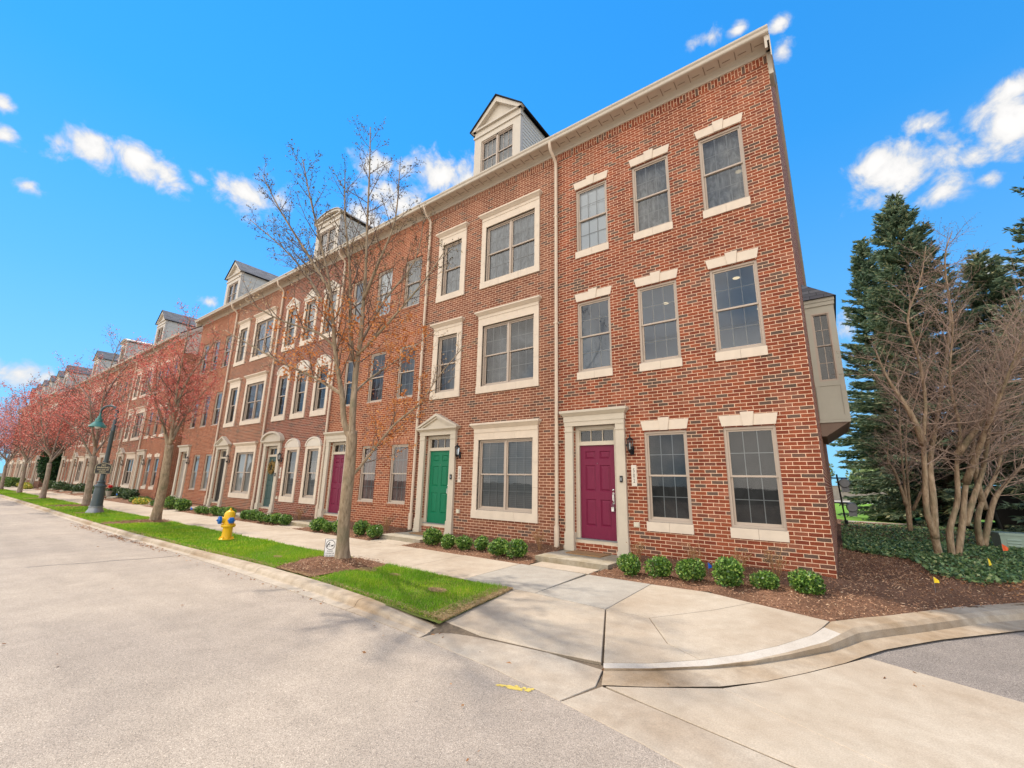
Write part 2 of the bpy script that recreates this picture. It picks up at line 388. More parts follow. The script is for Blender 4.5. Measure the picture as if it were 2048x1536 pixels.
    M['wreath'] = leafmat('dried_wreath', [(0, (.2, .12, .04)), (.6, (.42, .29, .1)), (1, (.58, .45, .2))], .7, .2)
    M['hydrant'] = plain('hydrant_yellow', (.80, .46, .012), .38, .07, 6)
    M['blue'] = plain('hydrant_blue', (.012, .12, .42), .4, .1, 8)
    M['post'] = plain('lamp_post_paint', (.055, .075, .078), .4, .2, 6)
    M['lamp_green'] = plain('lamp_shade_green', (.06, .20, .165), .38, .12, 6)
    M['sign_black'] = plain('sign_black', (.012, .012, .012), .4, .1)
    M['sign_white'] = plain('sign_white', (.8, .8, .78), .5, .03)
    M['gold'] = plain('sign_gold', (.65, .55, .33), .5, .05)
    M['ink'] = plain('black_ink', (.015, .015, .017), .6, .1)
    M['number'] = plain('number_ink', (.05, .045, .04), .6, .1)
    for k, c in (('flag_yellow', (.8, .58, .02)), ('flag_orange', (.8, .12, .03)), ('flag_blue', (.01, .13, .6))):
        M[k] = plain(k, c, .6, .1)
    M['mat'] = plain('coir_mat', (.30, .17, .075), .95, .25, 60, bump=.6)
    M['pedestal'] = plain('sage_plastic', (.27, .36, .30), .5, .05)
    M['bin'] = plain('black_plastic_bin', (.008, .009, .009), .5, .2)
    M['bay_paint'] = plain('grey_green_paint', (.43, .41, .335), .5, .05, 4)
    M['vent'] = plain('soffit_vent_brown', (.27, .21, .16), .7, .05, 4)  # brown vent strips, darker than the soffit
    M['bracket'] = plain('brown_soffit_board', (.20, .14, .105), .7, .08, 5)
    M['deadleaf'] = leafmat('dead_leaf', [(0, (.2, .08, .03)), (1, (.45, .24, .11))], .8, .2)
make_materials()
# ------------------------------------------------------------------ ground, road, kerbs, walks
def struct(o, lab=None, cat=None):
    o['kind'] = 'structure'
    if lab: tag(o, lab, cat)
    return o
def inset(poly, g):
    """shrink a polygon (x,y,z) by g to leave a joint"""
    n = len(poly); A = sum(poly[i][0]*poly[(i+1) % n][1]-poly[(i+1) % n][0]*poly[i][1] for i in range(n)); sg = 1 if A > 0 else -1
    out = []
    for i in range(n):
        p0, p1, p2 = Vector(poly[i-1][:2]), Vector(poly[i][:2]), Vector(poly[(i+1) % n][:2])
        a = (p1-p0).normalized(); b = (p2-p1).normalized()
        na, nb = Vector((-a.y, a.x))*sg, Vector((-b.y, b.x))*sg
        m = (na+nb); k = g/max(.35, (m.length/2)**2)/2
        q = p1+m*k; out.append((q.x, q.y, poly[i][2]))
    return out
JOINT = MB()
def slab(mb, poly, th=.09, g=.004, bev=.004, dz=.011):
    A = sum(poly[i][0]*poly[(i+1) % len(poly)][1]-poly[(i+1) % len(poly)][0]*poly[i][1] for i in range(len(poly)))
    if A < 0: poly = poly[::-1]
    JOINT.face([(x, y, z-dz) for x, y, z in poly])
    lo = inset(poly, g); hi = inset(poly, g+bev)
    top = [(x, y, z) for x, y, z in hi]; mid = [(x, y, z-bev) for x, y, z in lo]; bot = [(x, y, z-th) for x, y, z in lo]
    mb.face(top)
    n = len(poly)
    for i in range(n):
        j = (i+1) % n
        mb.face([mid[i], mid[j], top[j], top[i]]); mb.face([bot[i], bot[j], mid[j], mid[i]])

def ground():
    m = MB(); m.face([(-900, -700, -.42), (700, -700, -.42), (700, 900, -.42), (-900, 900, -.42)])
    struct(m.build('ground', M['dull_ground']))
    m = MB(); m.face([(-300, -40, -.330), (60, -40, -.330), (60, -4.75, -.330), (-300, -4.75, -.330)])
    struct(m.build('road', M['asphalt']))
    m = MB(); m.face([(-3.7, -4.748, -.334), (60, -4.748, -.334), (60, 20, -.334), (-3.7, 20, -.334)])
    struct(m.build('driveway', M['asphalt_dark']))
    # soil seen in the joints between the slabs
    m = MB(); m.face([(-140, -5.12, -.352), (-3.6, -5.12, -.352), (-3.6, .5, -.352), (-140, .5, -.352)])
    struct(m.build('ground_soil', M['soil']))
    m = MB(); m.face([(-3.60, -5.36, -.3275), (-2.50, -5.48, -.3275), (-1.755, -5.615, -.3275), (-1.07, -5.77, -.3275), (-.2, -6.03, -.3275), (.9, -6.3, -.3275), (.9, -3.35, -.3275), (.19, -2.99, -.3275), (.0, -2.9, -.3275), (-.3, -2.8, -.3275), (-3.60, -2.8, -.3275)])
    m.face([(-3.95, -3.35, -.28), (-2.3, -3.4, -.28), (-2.3, -1.6, -.28), (-3.95, -1.6, -.28)])
    m.face([(-2.42, -3.45, -.295), (-1.84, -4.75, -.318), (-.3, -2.85, -.30), (-.12, -2.2, -.28), (-1.0, -1.9, -.27), (-2.42, -1.65, -.27)])
    struct(m.build('ground_joints', M['soil']))
    # rolled kerb + gutter along the road
    pts = [(-140, -4.62, -5.0), (-48, -4.70, -5.03), (-34, -4.82, -5.10), (-24, -4.95, -5.17), (-18, -5.0, -5.2), (-14, -4.98, -5.2), (-11, -4.92, -5.14), (-8.5, -4.82, -5.17), (-6.4, -4.86, -5.25), (-4.74, -4.99, -5.3), (-3.62, -5.09, -5.37)]
    m = MB(); g = MB(); J = []
    def lerp(x):
        for a, b in zip(pts, pts[1:]):
            if a[0] <= x <= b[0]:
                t = (x-a[0])/(b[0]-a[0]); return a[1]+(b[1]-a[1])*t, a[2]+(b[2]-a[2])*t
        return pts[-1][1:]
    xs = [-140, -120, -100, -80]+[-60+3.05*i for i in range(19)]+[-3.62]
    for xa, xb in zip(xs, xs[1:]):
        xa, xb = xa+.006, xb-.006
        sec = []
        n = max(2, int((xb-xa)/1.0))
        for k in range(n+1):
            x = xa+(xb-xa)*k/n; yb, yr = lerp(x)
            drop = max(0, min(1, (x+4.9)/1.28))          # the kerb dips towards the ramp
            zt = -.232-.05*drop; w = (yb-yr)
            sec.append([(x, yb+.02, -.36), (x, yb+.02, zt-.012), (x, yb, zt), (x, yb-.36*w, zt-.002), (x, yb-.44*w, zt-.008), (x, yb-.50*w, zt-.022), (x, yb-.545*w, (zt-.31)/2-.005), (x, yb-.59*w, -.307), (x, yb-.66*w, -.314), (x, yr, -.324), (x, yr, -.36)])
        for a, b in zip(sec, sec[1:]):
            for i in range(len(a)-1):
                (m if i < 8 else g).face([a[i], a[i+1], b[i+1], b[i]])
        for s_, rev in ((sec[0], 0), (sec[-1], 1)):
            m.face(s_ if rev else s_[::-1])
    struct(m.build('kerb', M['kerb'], smooth=True)); struct(g.build('gutter', M['gutter']))
    # gutter crossing the ramp
    m = MB()
    rp = lambda *a: list(a)
    slab(m, [(-3.62, -5.375, -.323), (-2.50, -5.50, -.323), (-1.755, -5.637, -.325), (-1.637, -5.25, -.318), (-1.72, -4.93, -.309), (-2.305, -4.895, -.309), (-3.09, -5.0, -.307), (-3.50, -5.085, -.300)], .03)
    slab(m, [(-1.75, -5.64, -.325), (-1.07, -5.79, -.325), (-.764, -5.88, -.325), (-.2, -6.06, -.325), (3, -7.1, -.325), (3, -6.7, -.322), (-.0, -5.55, -.322), (-.23, -5.468, -.322), (-1.174, -5.29, -.319), (-1.60, -5.215, -.317)], .03)
    struct(m.build('gutter', M['gutter']))
    # driveway concrete apron
    m = MB()
    slab(m, [(-1.575, -5.2, -.316), (-1.174, -5.282, -.3185), (-.23, -5.46, -.321), (.0, -5.54, -.321), (3, -6.69, -.321), (3, -6.5, -.321), (-.80, -4.62, -.315), (-1.277, -4.99, -.314)], .03, .003)
    slab(m, [(-.80, -4.62, -.315), (3, -6.5, -.321), (5, -4.7, -.321), (1.159, -3.332, -.320), (.208, -2.952, -.318), (.03, -3.288, -.316), (-.25, -3.787, -.316), (-.534, -4.251, -.316)], .03, .002)
    struct(m.build('driveway_apron', M['ramp']))
    # curved kerb round the corner
    st = [[(-1.771, -4.809, -.3), (-1.726, -4.908, -.304), (-1.708, -4.948, -.307), (-1.606, -5.21, -.312)], [(-1.424, -4.557, -.295), (-1.388, -4.663, -.300), (-1.382, -4.679, -.306), (-1.277, -4.988, -.313)],
          [(-1.063, -4.193, -.285), (-.986, -4.286, -.290), (-.984, -4.292, -.305), (-.821, -4.604, -.314)], [(-.788, -3.842, -.272), (-.69, -3.928, -.277), (-.675, -3.935, -.306), (-.534, -4.249, -.315)],
          [(-.511, -3.39, -.255), (-.419, -3.50, -.260), (-.395, -3.515, -.307), (-.251, -3.785, -.315)], [(-.239, -2.836, -.232), (-.126, -2.99, -.238), (-.085, -3.0, -.308), (.026, -3.285, -.315)],
          [(-.14, -2.5, -.214), (.01, -2.63, -.22), (.07, -2.66, -.309), (.2, -2.9, -.315)],
          [(-.08, -2.217, -.205), (.117, -2.329, -.211), (.19, -2.378, -.309), (.373, -2.553, -.315)], [(.2, -1.8, -.205), (.37, -1.95, -.211), (.44, -2.0, -.309), (.65, -2.12, -.315)], [(.481, -1.433, -.205), (.635, -1.58, -.211), (.705, -1.64, -.309), (.915, -1.719, -.315)],
          [(1.322, -.186, -.205), (1.46, -.36, -.211), (1.53, -.45, -.309), (1.62, -.80, -.315)], [(2.096, .745, -.205), (2.24, .60, -.211), (2.31, .52, -.309), (2.45, .25, -.315)],
          [(4.6, 3.6, -.205), (4.75, 3.45, -.211), (4.82, 3.38, -.309), (5.0, 3.1, -.315)], [(11, 11, -.205), (11.15, 10.85, -.211), (11.2, 10.8, -.309), (11.4, 10.5, -.315)]]
    def strip(i0, i1, mat, nm, rails):
        m = MB()
        sub = st[i0:i1]
        P = []
        for a, b in zip(sub, sub[1:]):                  # smooth subdivision between stations
            for k in range(4):
                t = k/4; P.append([tuple(a[r][c]*(1-t)+b[r][c]*t for c in range(3)) for r in range(4)])
        P.append(sub[-1])
        for q in (P,):
            for a, b in zip(q, q[1:]):
                for r in rails:
                    if r == 0:
                        m.face([a[0], b[0], b[1], a[1]]); m.face([a[0], (a[0][0], a[0][1], -.36), (b[0][0], b[0][1], -.36), b[0]])
                    if r == 1:
                        am = tuple((x+y)/2 for x, y in zip(a[1], a[2])); bm_ = tuple((x+y)/2 for x, y in zip(b[1], b[2]))
                        am = (am[0]+.012, am[1]-.012, am[2]+.016); bm_ = (bm_[0]+.012, bm_[1]-.012, bm_[2]+.016)
                        m.face([a[1], b[1], bm_, am]); m.face([am, bm_, b[2], a[2]])
                    if r == 2: m.face([a[2], b[2], b[3], a[3]])
        return struct(m.build(nm, mat, smooth=True))
    strip(0, 7, M['kerb_new'], 'kerb', (0,)); strip(0, 7, M['kerb'], 'kerb', (1, 2))
    strip(6, 14, M['kerb'], 'kerb', (0, 1, 2))
    # main walk: slabs with joints
    m = MB(); mg = MB()
    x = -3.515; rng = random.Random(4)
    joints = [-3.515, -4.9, -6.35, -7.75, -9.1, -10.5, -12.0]
    while joints[-1] > -130: joints.append(joints[-1]-1.5*(1 if joints[-1] > -60 else 4))
    for i, (a, b) in enumerate(zip(joints, joints[1:])):
        slab(mg if i == 0 else m, [(b, -3.28, -.232), (a, -3.29, -.232), (a, -1.69, -.205), (b, -1.66, -.205)], .12, .004 if i else .006)
    slab(mg, [(-3.514, -3.295, -.23), (-2.386, -3.378, -.232), (-2.381, -1.696, -.205), (-3.459, -1.702, -.205)], .06)
    # short pads from the walk to each front step
    for xr, kind in UNITS1+UNITS2:
        c = xr+DOORX[kind]; slab(m, [(c-.62, -1.655, -.204), (c+.62, -1.655, -.204), (c+.62, -1.19, -.2), (c-.62, -1.19, -.2)], .12, .004)
    struct(m.build('sidewalk', M['walk'])); struct(mg.build('sidewalk', M['walk_grey']))
    m = MB()
    slab(m, [(-3.65, -5.0, -.252), (-3.93, -3.293, -.232), (-3.519, -3.293, -.232), (-2.391, -3.375, -.235), (-1.79, -4.80, -.300), (-2.305, -4.886, -.303), (-3.088, -4.988, -.299)], .06, .008)
    C = (-1.842, -3.345, -.245)
    slab(m, [(-2.386, -3.378, -.232), (-2.381, -1.696, -.205), (-1.547, -1.66, -.205), (-.943, -1.885, -.207), (-1.3, -2.55, -.225), (-1.62, -3.02, -.237), C], .05, .005)
    slab(m, [(-2.386, -3.378, -.234), C, (-1.43, -4.0, -.27), (-1.066, -4.19, -.284), (-1.43, -4.55, -.296), (-1.776, -4.80, -.301)], .05, .005)
    slab(m, [C, (-1.62, -3.02, -.237), (-1.3, -2.55, -.225), (-.943, -1.885, -.207), (-.091, -2.19, -.209), (-.15, -2.5, -.215), (-.24, -2.85, -.232), (-.515, -3.40, -.255), (-.79, -3.85, -.272), (-1.066, -4.19, -.284), (-1.43, -4.0, -.27)], .05, .005)
    struct(m.build('sidewalk_ramp', M['ramp'])); struct(JOINT.build('joint_soil', M['soil']))
    m = MB(); ROADCRACK = [(-11.58, -7.38), (-11.53, -7.01), (-11.40, -6.63), (-11.35, -6.21), (-11.21, -5.78), (-11.14, -5.2)]
    CR = catmull([(x, y, -.3285) for x, y in ROADCRACK], 6); r = random.Random(3)
    for a, b in zip(CR, CR[1:]):
        w0 = r.uniform(.008, .02); m.face([(a.x-w0, a.y, a.z), (b.x-w0, b.y+r.uniform(-.01, .01), b.z), (b.x+w0, b.y, b.z), (a.x+w0, a.y+r.uniform(-.01, .01), a.z)])
    struct(m.build('road_crack', M['metal_black']))
    m = MB(); m.face([(-3.68, -5.12, -.275), (-3.60, -5.25, -.318), (-3.40, -5.13, -.304), (-3.05, -5.0, -.302), (-3.55, -4.98, -.262), (-3.64, -5.0, -.250)]); struct(m.build('dirt_patch', M['soil']))
    # a worn yellow utility mark on the road
    m = MB(); rng = random.Random(2)
    for i in range(70):
        t = rng.random(); x = -2.30+.27*t; y = -5.72+.10*t+rng.uniform(-.03, .03)*(1 if t > .4 else .5); s_ = rng.uniform(.006, .02)
        zz = -.3270+i*.00002; m.face([(x-s_, y-s_*.5, zz), (x+s_, y-s_*.7, zz), (x+s_*.8, y+s_*.6, zz), (x-s_*.7, y+s_*.7, zz)])
    m.face([(-2.21, -5.72, -.3275), (-2.08, -5.68, -.3275), (-2.10, -5.64, -.3275), (-2.18, -5.655, -.3275)])
    struct(m.build('road_marking', M['paint_yellow']))
    # path and kerb of the lawn behind the houses, and its far road
    m = MB(); m.face([(-8, 17.6, -.17), (30, 17.6, -.17), (30, 18.7, -.17), (-8, 18.7, -.17)]); struct(m.build('path', M['walk']))
    m = MB(); m.face([(-30, 18.7, -.19), (60, 18.7, -.19), (60, 44, .05), (-30, 44, .05)]); struct(m.build('lawn', M['lawn']))
    m = MB(); m.face([(-60, 44, .06), (80, 44, .06), (80, 53, .1), (-60, 53, .1)]); struct(m.build('far_road', M['walk_grey']))

def inside(x, y, poly):
    c = np.zeros(len(x), bool); n = len(poly)
    for i in range(n):
        x1, y1 = poly[i][:2]; x2, y2 = poly[i-1][:2]
        k = ((y1 > y) != (y2 > y)) & (x < (x2-x1)*(y-y1)/((y2-y1) or 1e-9)+x1); c ^= k
    return c
def smooth_noise(x, y, s, seed):
    r = np.random.default_rng(seed); o = np.zeros_like(x)
    for k in range(6):
        a = r.uniform(0, 6.28); f = s*r.uniform(.6, 1.8); o += np.sin((x*np.cos(a)+y*np.sin(a))*f+r.uniform(0, 6.28))
    return o/6
def bed(name, poly, zf, cell, mat, seed=1, amp=.02):
    """a sheet of small cells inside a polygon, with uneven height"""
    P = np.array([p[:2] for p in poly]); x0, y0 = P.min(0); x1, y1 = P.max(0)
    nx, ny = int((x1-x0)/cell)+2, int((y1-y0)/cell)+2
    X, Y = np.meshgrid(x0+np.arange(nx)*cell, y0+np.arange(ny)*cell, indexing='ij')
    Z = zf(X, Y)+amp*(smooth_noise(X, Y, 9, seed)+.6*smooth_noise(X, Y, 23, seed+1))
    idx = np.arange(nx*ny).reshape(nx, ny)
    F = np.stack([idx[:-1, :-1], idx[1:, :-1], idx[1:, 1:], idx[:-1, 1:]], -1).reshape(-1, 4)
    cx = (X[:-1, :-1]+cell/2).ravel(); cy = (Y[:-1, :-1]+cell/2).ravel()
    F = F[inside(cx, cy, poly)]
    used = np.unique(F); mp = -np.ones(nx*ny, int); mp[used] = np.arange(len(used))
    return npmesh(name, np.stack([X.ravel(), Y.ravel(), Z.ravel()], 1)[used], mp[F], mat, None, True)
def sample(poly, n, rng):
    P = np.array([p[:2] for p in poly]); lo, hi = P.min(0), P.max(0)
    out = np.zeros((0, 2))
    while len(out) < n:
        q = rng.uniform(lo, hi, size=(n*2, 2)); out = np.vstack([out, q[inside(q[:, 0], q[:, 1], poly)]])
    return out[:n]

def zfront(x, y): return np.interp(y, [-1.75, -1.6, -.9, 0], [-.225, -.205, -.165, -.055])+np.clip((x+3.4)/3.4, 0, 1)*.03*np.clip((y+1.7)/1.7, 0, 1)
def zright(x, y): return np.interp(y, [-2.3, -1.5, 0, 3, 20], [-.215, -.18, -.09, -.12, -.17])
BED_R = [(-3.36, .05), (-3.36, -1.18), (-3.46, -1.70), (-2.381, -1.685), (-1.547, -1.66), (-.943, -1.885), (-.088, -2.20), (.2, -1.79), (.485, -1.42), (1.365, -.225), (2.15, .70), (4.68, 3.52), (11.1, 10.9), (14, 17.6), (-.1, 17.6), (-.1, .05)]
KERB_IN = [(-.09, -2.2), (.2, -1.8), (.481, -1.433), (1.322, -.186), (2.096, .745), (4.6, 3.6), (11, 11), (14, 17.6)]
def kerb_dist(x, y):
    d = np.full(np.shape(x), 9.)
    for (ax, ay), (bx, by) in zip(KERB_IN, KERB_IN[1:]):
        t = np.clip(((x-ax)*(bx-ax)+(y-ay)*(by-ay))/((bx-ax)**2+(by-ay)**2), 0, 1); d = np.minimum(d, np.hypot(x-ax-t*(bx-ax), y-ay-t*(by-ay)))
    return d
def zbedr(x, y):
    k = np.clip((x+.3)/.8, 0, 1); z = zfront(x, np.minimum(y, 0))*(1-k)+zright(x, y)*k
    return np.minimum(z, -.225+.22*kerb_dist(x, y))
RINGS = [(-7.45, -4.05, 1.35), (-18.6, -4.0, 1.25), (-29.7, -3.8, 1.2), (-39.5, -3.8, 1.1), (-50.5, -3.7, 1.0), (-60, -3.7, .9), (-24.2, -4.3, .62)]
SPOTS = [(-6.574, -3.906, .2, .1), (-5.872, -3.883, .11, .055), (-4.629, -4.135, .15, .075), (-7.6, -3.88, .0, .0), (-8.9, -4.3, .1, .05)]
def kerb_y(x): return np.interp(x, [-140, -48, -34, -24, -18, -14, -11, -8.5, -6.4, -4.74, -3.62], [-4.62, -4.70, -4.82, -4.95, -5.0, -4.98, -4.92, -4.82, -4.86, -4.99, -5.09])
def ringmask(x, y, grow=0):
    o = np.zeros(len(x), bool)
    for cx, cy, r in RINGS:
        dx = (x-cx); dy = (y-cy)
        a = np.arctan2(dy, dx); rr = (r*.62+grow)*(1+.16*np.sin(3*a+cx)+.1*np.sin(5*a))
        o |= (dx/1.0)**2+((dy+.12*0)/1.25)**2 < rr**2
    return o
def planting():
    rng = np.random.default_rng(5)
    struct(bed('mulch_bed', BED_R, zbedr, .07, M['mulch'], 3, .022))
    xs = sorted([(xr+DOORX[k]) for xr, k in UNITS1+UNITS2], reverse=True)
    # the beds between the front steps
    ends = [(xs[i]-.72, xs[i+1]+.72) for i in range(len(xs)-1)]
    for i, (a, b) in enumerate(ends):
        poly = [(b, .3), (b, -1.17), (b-.12, -1.67), (a+.12, -1.67), (a, -1.17), (a, .3)]
        struct(bed('mulch_bed', poly, zfront, .08 if i < 3 else .16, M['mulch'], 11+i, .018))
    # verge: soil under the grass, mulch rings round the trees
    X = np.concatenate([np.arange(-130, -40, 1.0), np.arange(-40, -3.4, .12)]); m = MB()
    V = []; F = []
    nyy = 14
    for x in X:
        yb = kerb_y(x)-.03; yt = -3.27
        for k in range(nyy):
            y = yb+(yt-yb)*k/(nyy-1); V.append((min(x, -3.595-.29*(k/(nyy-1))), y, -.243+.012*math.sin(math.pi*k/(nyy-1))+.004*math.sin(9*x+3*y)))
    for i in range(len(X)-1):
        for k in range(nyy-1): a = i*nyy+k; F.append((a, a+nyy, a+nyy+1, a+1))
    struct(npmesh('grass_verge', V, F, M['turf'], None, True))
    for cx, cy, r in RINGS:
        a = np.linspace(0, 6.283, 40, endpoint=False); rr = (r*.62)*(1+.16*np.sin(3*a+cx)+.1*np.sin(5*a))
        poly = np.stack([cx+np.cos(a)*rr*1.03, np.clip(cy+np.sin(a)*rr*1.29, kerb_y(cx)+.03, -3.31)], 1)
        struct(bed('mulch_ring', poly, lambda x, y: -.224+.03*np.exp(-((x-cx+.2)**2+(y-cy-.3)**2)/.2), .06, M['mulch'], 7, .012))
    # chips of bark lying on every bed near enough to be seen
    Ps = [sample(BED_R, 9000, rng)]
    near = [(-3.36, .0), (-3.36, -1.18), (-3.46, -1.70), (-2.38, -1.69), (-1.55, -1.66), (-.94, -1.89), (-.09, -2.2), (.48, -1.42), (2.1, .75), (2.6, 1.6), (1.0, 4.5), (.05, 5.5), (.02, .0)]
    Ps.append(sample(near, 17000, rng))
    P = np.vstack(Ps); z = zbedr(P[:, 0], P[:, 1])
    for a, b in ends[:4]:
        q = sample([(b, 0), (b, -1.17), (b-.1, -1.69), (a+.1, -1.69), (a, -1.17), (a, 0)], 4500, rng); P = np.vstack([P, q]); z = np.concatenate([z, zfront(q[:, 0], q[:, 1])])
    for cx, cy, r in RINGS[:3]:
        q = rng.normal(size=(4500, 2))*(.42, .5)+(cx, cy); q = q[ringmask(q[:, 0], q[:, 1], .04) & (q[:, 1] < -3.28) & (q[:, 1] > kerb_y(q[:, 0])+.01)]
        P = np.vstack([P, q]); z = np.concatenate([z, np.full(len(q), -.205)])
    n = len(P); c = np.stack([P[:, 0], P[:, 1], z+.012+rng.uniform(-.008, .022, n)], 1)
    d = rng.normal(size=(n, 3))*(1, 1, .35); d /= np.linalg.norm(d, axis=1, keepdims=True)
    w = perp(d, rng); L = rng.lognormal(-4.35, .5, n)[:, None]
    V, F = quads_at(c, d*L, w*rng.uniform(.002, .006, n)[:, None])
    tag(npmesh('bark_chips', V, F, M['chips']), 'loose brown bark chips covering the planting beds', 'mulch', kind='stuff')
    # grass blades on the verge
    def blades(n, xa, xb, h):
        x = rng.uniform(xa, xb, n); y = rng.uniform(-5.12, -3.28, n)
        edge = -3.60-.29*np.clip((y+5.0)/1.7, 0, 1)
        wob = .03*np.sin(9*x)+.02*np.sin(23*x+1)
        k = (y > kerb_y(x)+.01+.3*np.abs(wob)) & (y < -3.31-np.abs(wob)) & ~ringmask(x, y, -.02) & (x < edge-.05-.06*np.abs(np.sin(11*y)))
        k &= np.hypot(x+3.62, y+5.08) > .10+.38*rng.random(n)**1.6
        x, y, edge = x[k], y[k], edge[k]
        dead = np.zeros(len(x), bool)
        for cx, cy, a, b in SPOTS:
            if a: dead |= ((x-cx)/a)**2+((y-cy)/b)**2 < rng.uniform(.4, 1.25, len(x))
        dead |= (x > edge-.05-.35*rng.random(len(x))**2) & (rng.random(len(x)) < .75)
        dead |= (y < kerb_y(x)+.10*rng.random(len(x))**1.5) & (rng.random(len(x)) < .55)
        dead |= (rng.random(len(x)) < .06+.14*np.clip(smooth_noise(x, y, 2.3, 17)*2, 0, 1))
        tuft = .75+.45*np.clip(smooth_noise(x, y, 3.5, 3)+.2, -.5, .8)
        hh = h*rng.uniform(.5, 1.25, len(x))*tuft*np.where(dead, .55, 1); a = rng.uniform(0, 6.283, len(x)); lean = rng.uniform(.1, .75, len(x))*hh
        b = rng.uniform(0, 6.283, len(x)); w = rng.uniform(.0022, .0042, len(x))*(1 if xa > -20 else 3)
        z = np.full(len(x), -.238)
        p0 = np.stack([x-np.cos(a)*w, y-np.sin(a)*w, z], 1); p1 = np.stack([x+np.cos(a)*w, y+np.sin(a)*w, z], 1); p2 = np.stack([x+np.cos(b)*lean, y+np.sin(b)*lean, z+hh], 1)
        return np.stack([p0, p1, p2], 1), dead
    parts = [blades(100000, -10.5, -3.55, .062), blades(70000, -22, -10.5, .065), blades(60000, -62, -22, .075)]
    T = np.vstack([p[0] for p in parts]); dd = np.concatenate([p[1] for p in parts])
    # flat dead thatch in the burnt spots and along the worn edges
    q = []
    for cx, cy, a, b in SPOTS:
        if a: t_ = rng.uniform(0, 6.283, 1500); r_ = np.sqrt(rng.random(1500)); q.append(np.stack([cx+a*1.05*r_*np.cos(t_), cy+b*1.1*r_*np.sin(t_)], 1))
    y = rng.uniform(-5.05, -3.32, 4200); q.append(np.stack([-3.60-.29*np.clip((y+5.0)/1.7, 0, 1)-.0-.28*rng.random(4200)**2.0, y], 1))
    x = rng.uniform(-16, -3.7, 3000); q.append(np.stack([x, kerb_y(x)+.03+.1*rng.random(3000)**2], 1))
    q = np.vstack(q); n = len(q); d = rng.normal(size=(n, 3))*(1, 1, .25); d /= np.linalg.norm(d, axis=1, keepdims=True)
    V, F = quads_at(np.stack([q[:, 0], q[:, 1], np.full(n, -.212)+rng.uniform(-.012, .012, n)], 1), d*rng.uniform(.012, .035, n)[:, None], perp(d, rng)*.0028)
    tag(npmesh('dead_grass', V, F, M['straw']), 'flat straw-coloured thatch in the burnt spots and worn edges of the verge', 'grass', kind='stuff')
    for sel, nm, mt, lab in ((~dd, 'grass', 'grass', 'bright green spring grass on the verge beside the road'), (dd, 'dead_grass', 'straw', 'straw coloured dead grass in round spots and along the verge edges')):
        V = T[sel].reshape(-1, 3); tag(npmesh(nm, V, np.arange(len(V)).reshape(-1, 3), M[mt]), lab, 'grass', kind='stuff')
    # ivy on the ground beside the end wall
    poly = [(.12, 4.6), (1.2, 3.9), (1.28, 1.9), (1.65, 1.1), (2.3, 1.9), (4.4, 4.0), (10.8, 11.4), (12, 16.8), (.12, 15.6)]
    q = np.vstack([sample(poly, 26000, rng), sample([(.12, 4.5), (1.25, 3.8), (1.3, 1.8), (1.75, 1.1), (4, 4), (4.5, 8), (.12, 8)], 18000, rng)])
    k = np.ones(len(q), bool); k &= (smooth_noise(q[:, 0], q[:, 1], 2.5, 8)+rng.uniform(-.3, .3, len(q)) > -.42); q = q[k]; n = len(q)
    c = np.stack([q[:, 0], q[:, 1], zbedr(q[:, 0], q[:, 1])+.02+.12*rng.random(n)*(.7+.5*smooth_noise(q[:, 0], q[:, 1], 4, 4))], 1)
    d = rng.normal(size=(n, 3))*(1, 1, .45); d /= np.linalg.norm(d, axis=1, keepdims=True); w = perp(d, rng)
    V, F = quads_at(c, d*rng.uniform(.022, .045, n)[:, None], w*rng.uniform(.016, .03, n)[:, None])
    tag(npmesh('ivy', V, F, M['ivy']), 'dark green ivy carpet round the bare multi-stemmed trees', 'ivy', kind='stuff')
    # fallen leaves: gutter, beds, corner
    pts = []
    for (cx, cy, sx, sy, n) in ((-15.2, -5.3, .9, .07, 170), (-12.9, -5.27, .6, .06, 110), (-18.5, -5.35, .8, .08, 150), (-3.45, -5.10, .14, .06, 130), (-8, -5.3, 2.5, .05, 60), (2.3, 1.5, .5, .35, 260), (1.9, 2.3, .4, .6, 90), (-1.7, -4.9, .04, .03, 14), (-5, -6, 4, 1.2, 26), (-1.2, -4.9, .3, .12, 5), (.6, -3.6, .5, .5, 8)):
        pts.append(np.stack([rng.normal(cx, sx, n), rng.normal(cy, sy, n)], 1))
    q = np.vstack(pts); n = len(q)
    z = np.where((q[:, 1] > -2), zbedr(q[:, 0], q[:, 1])+.03, np.where((q[:, 1] > kerb_y(np.minimum(q[:, 0], -3.7))) & (q[:, 0] < -3.6), -.22, -.318))
    c = np.stack([q[:, 0], q[:, 1], z+rng.uniform(0, .008, n)], 1)
    d = rng.normal(size=(n, 3))*(1, 1, .2); d /= np.linalg.norm(d, axis=1, keepdims=True); w = perp(d, rng); L = rng.uniform(.01, .035, n)[:, None]*np.where(q[:, 1:2] > -2, 1, .8)
    V, F = quads_at(c, d*L, w*L*.5)
    tag(npmesh('fallen_leaves', V, F, M['deadleaf']), 'brown fallen leaves and crumbs in the gutter and on the mulch', 'leaves', kind='stuff')
# ------------------------------------------------------------------ the terraces
W = 4.945
DOORX = {'A': -4.10, 'B': -3.98, 'C': -4.12, 'D': -4.0}
UNITS1 = [(0, 'A'), (-5.04, 'B'), (-9.92, 'C'), (-14.85, 'D'), (-19.8, 'B'), (-24.72, 'C')]
X2, Y2 = -33.3, .25
UNITS2 = [(X2-W*i, k) for i, k in enumerate('ABCABA')]
X3, Y3 = -69.5, -.2
UNITS3 = [(X3-W*i, k) for i, k in enumerate('BACBAB')]
EAVE = 10.30; PITCH = .75; DEPTH = 14.0

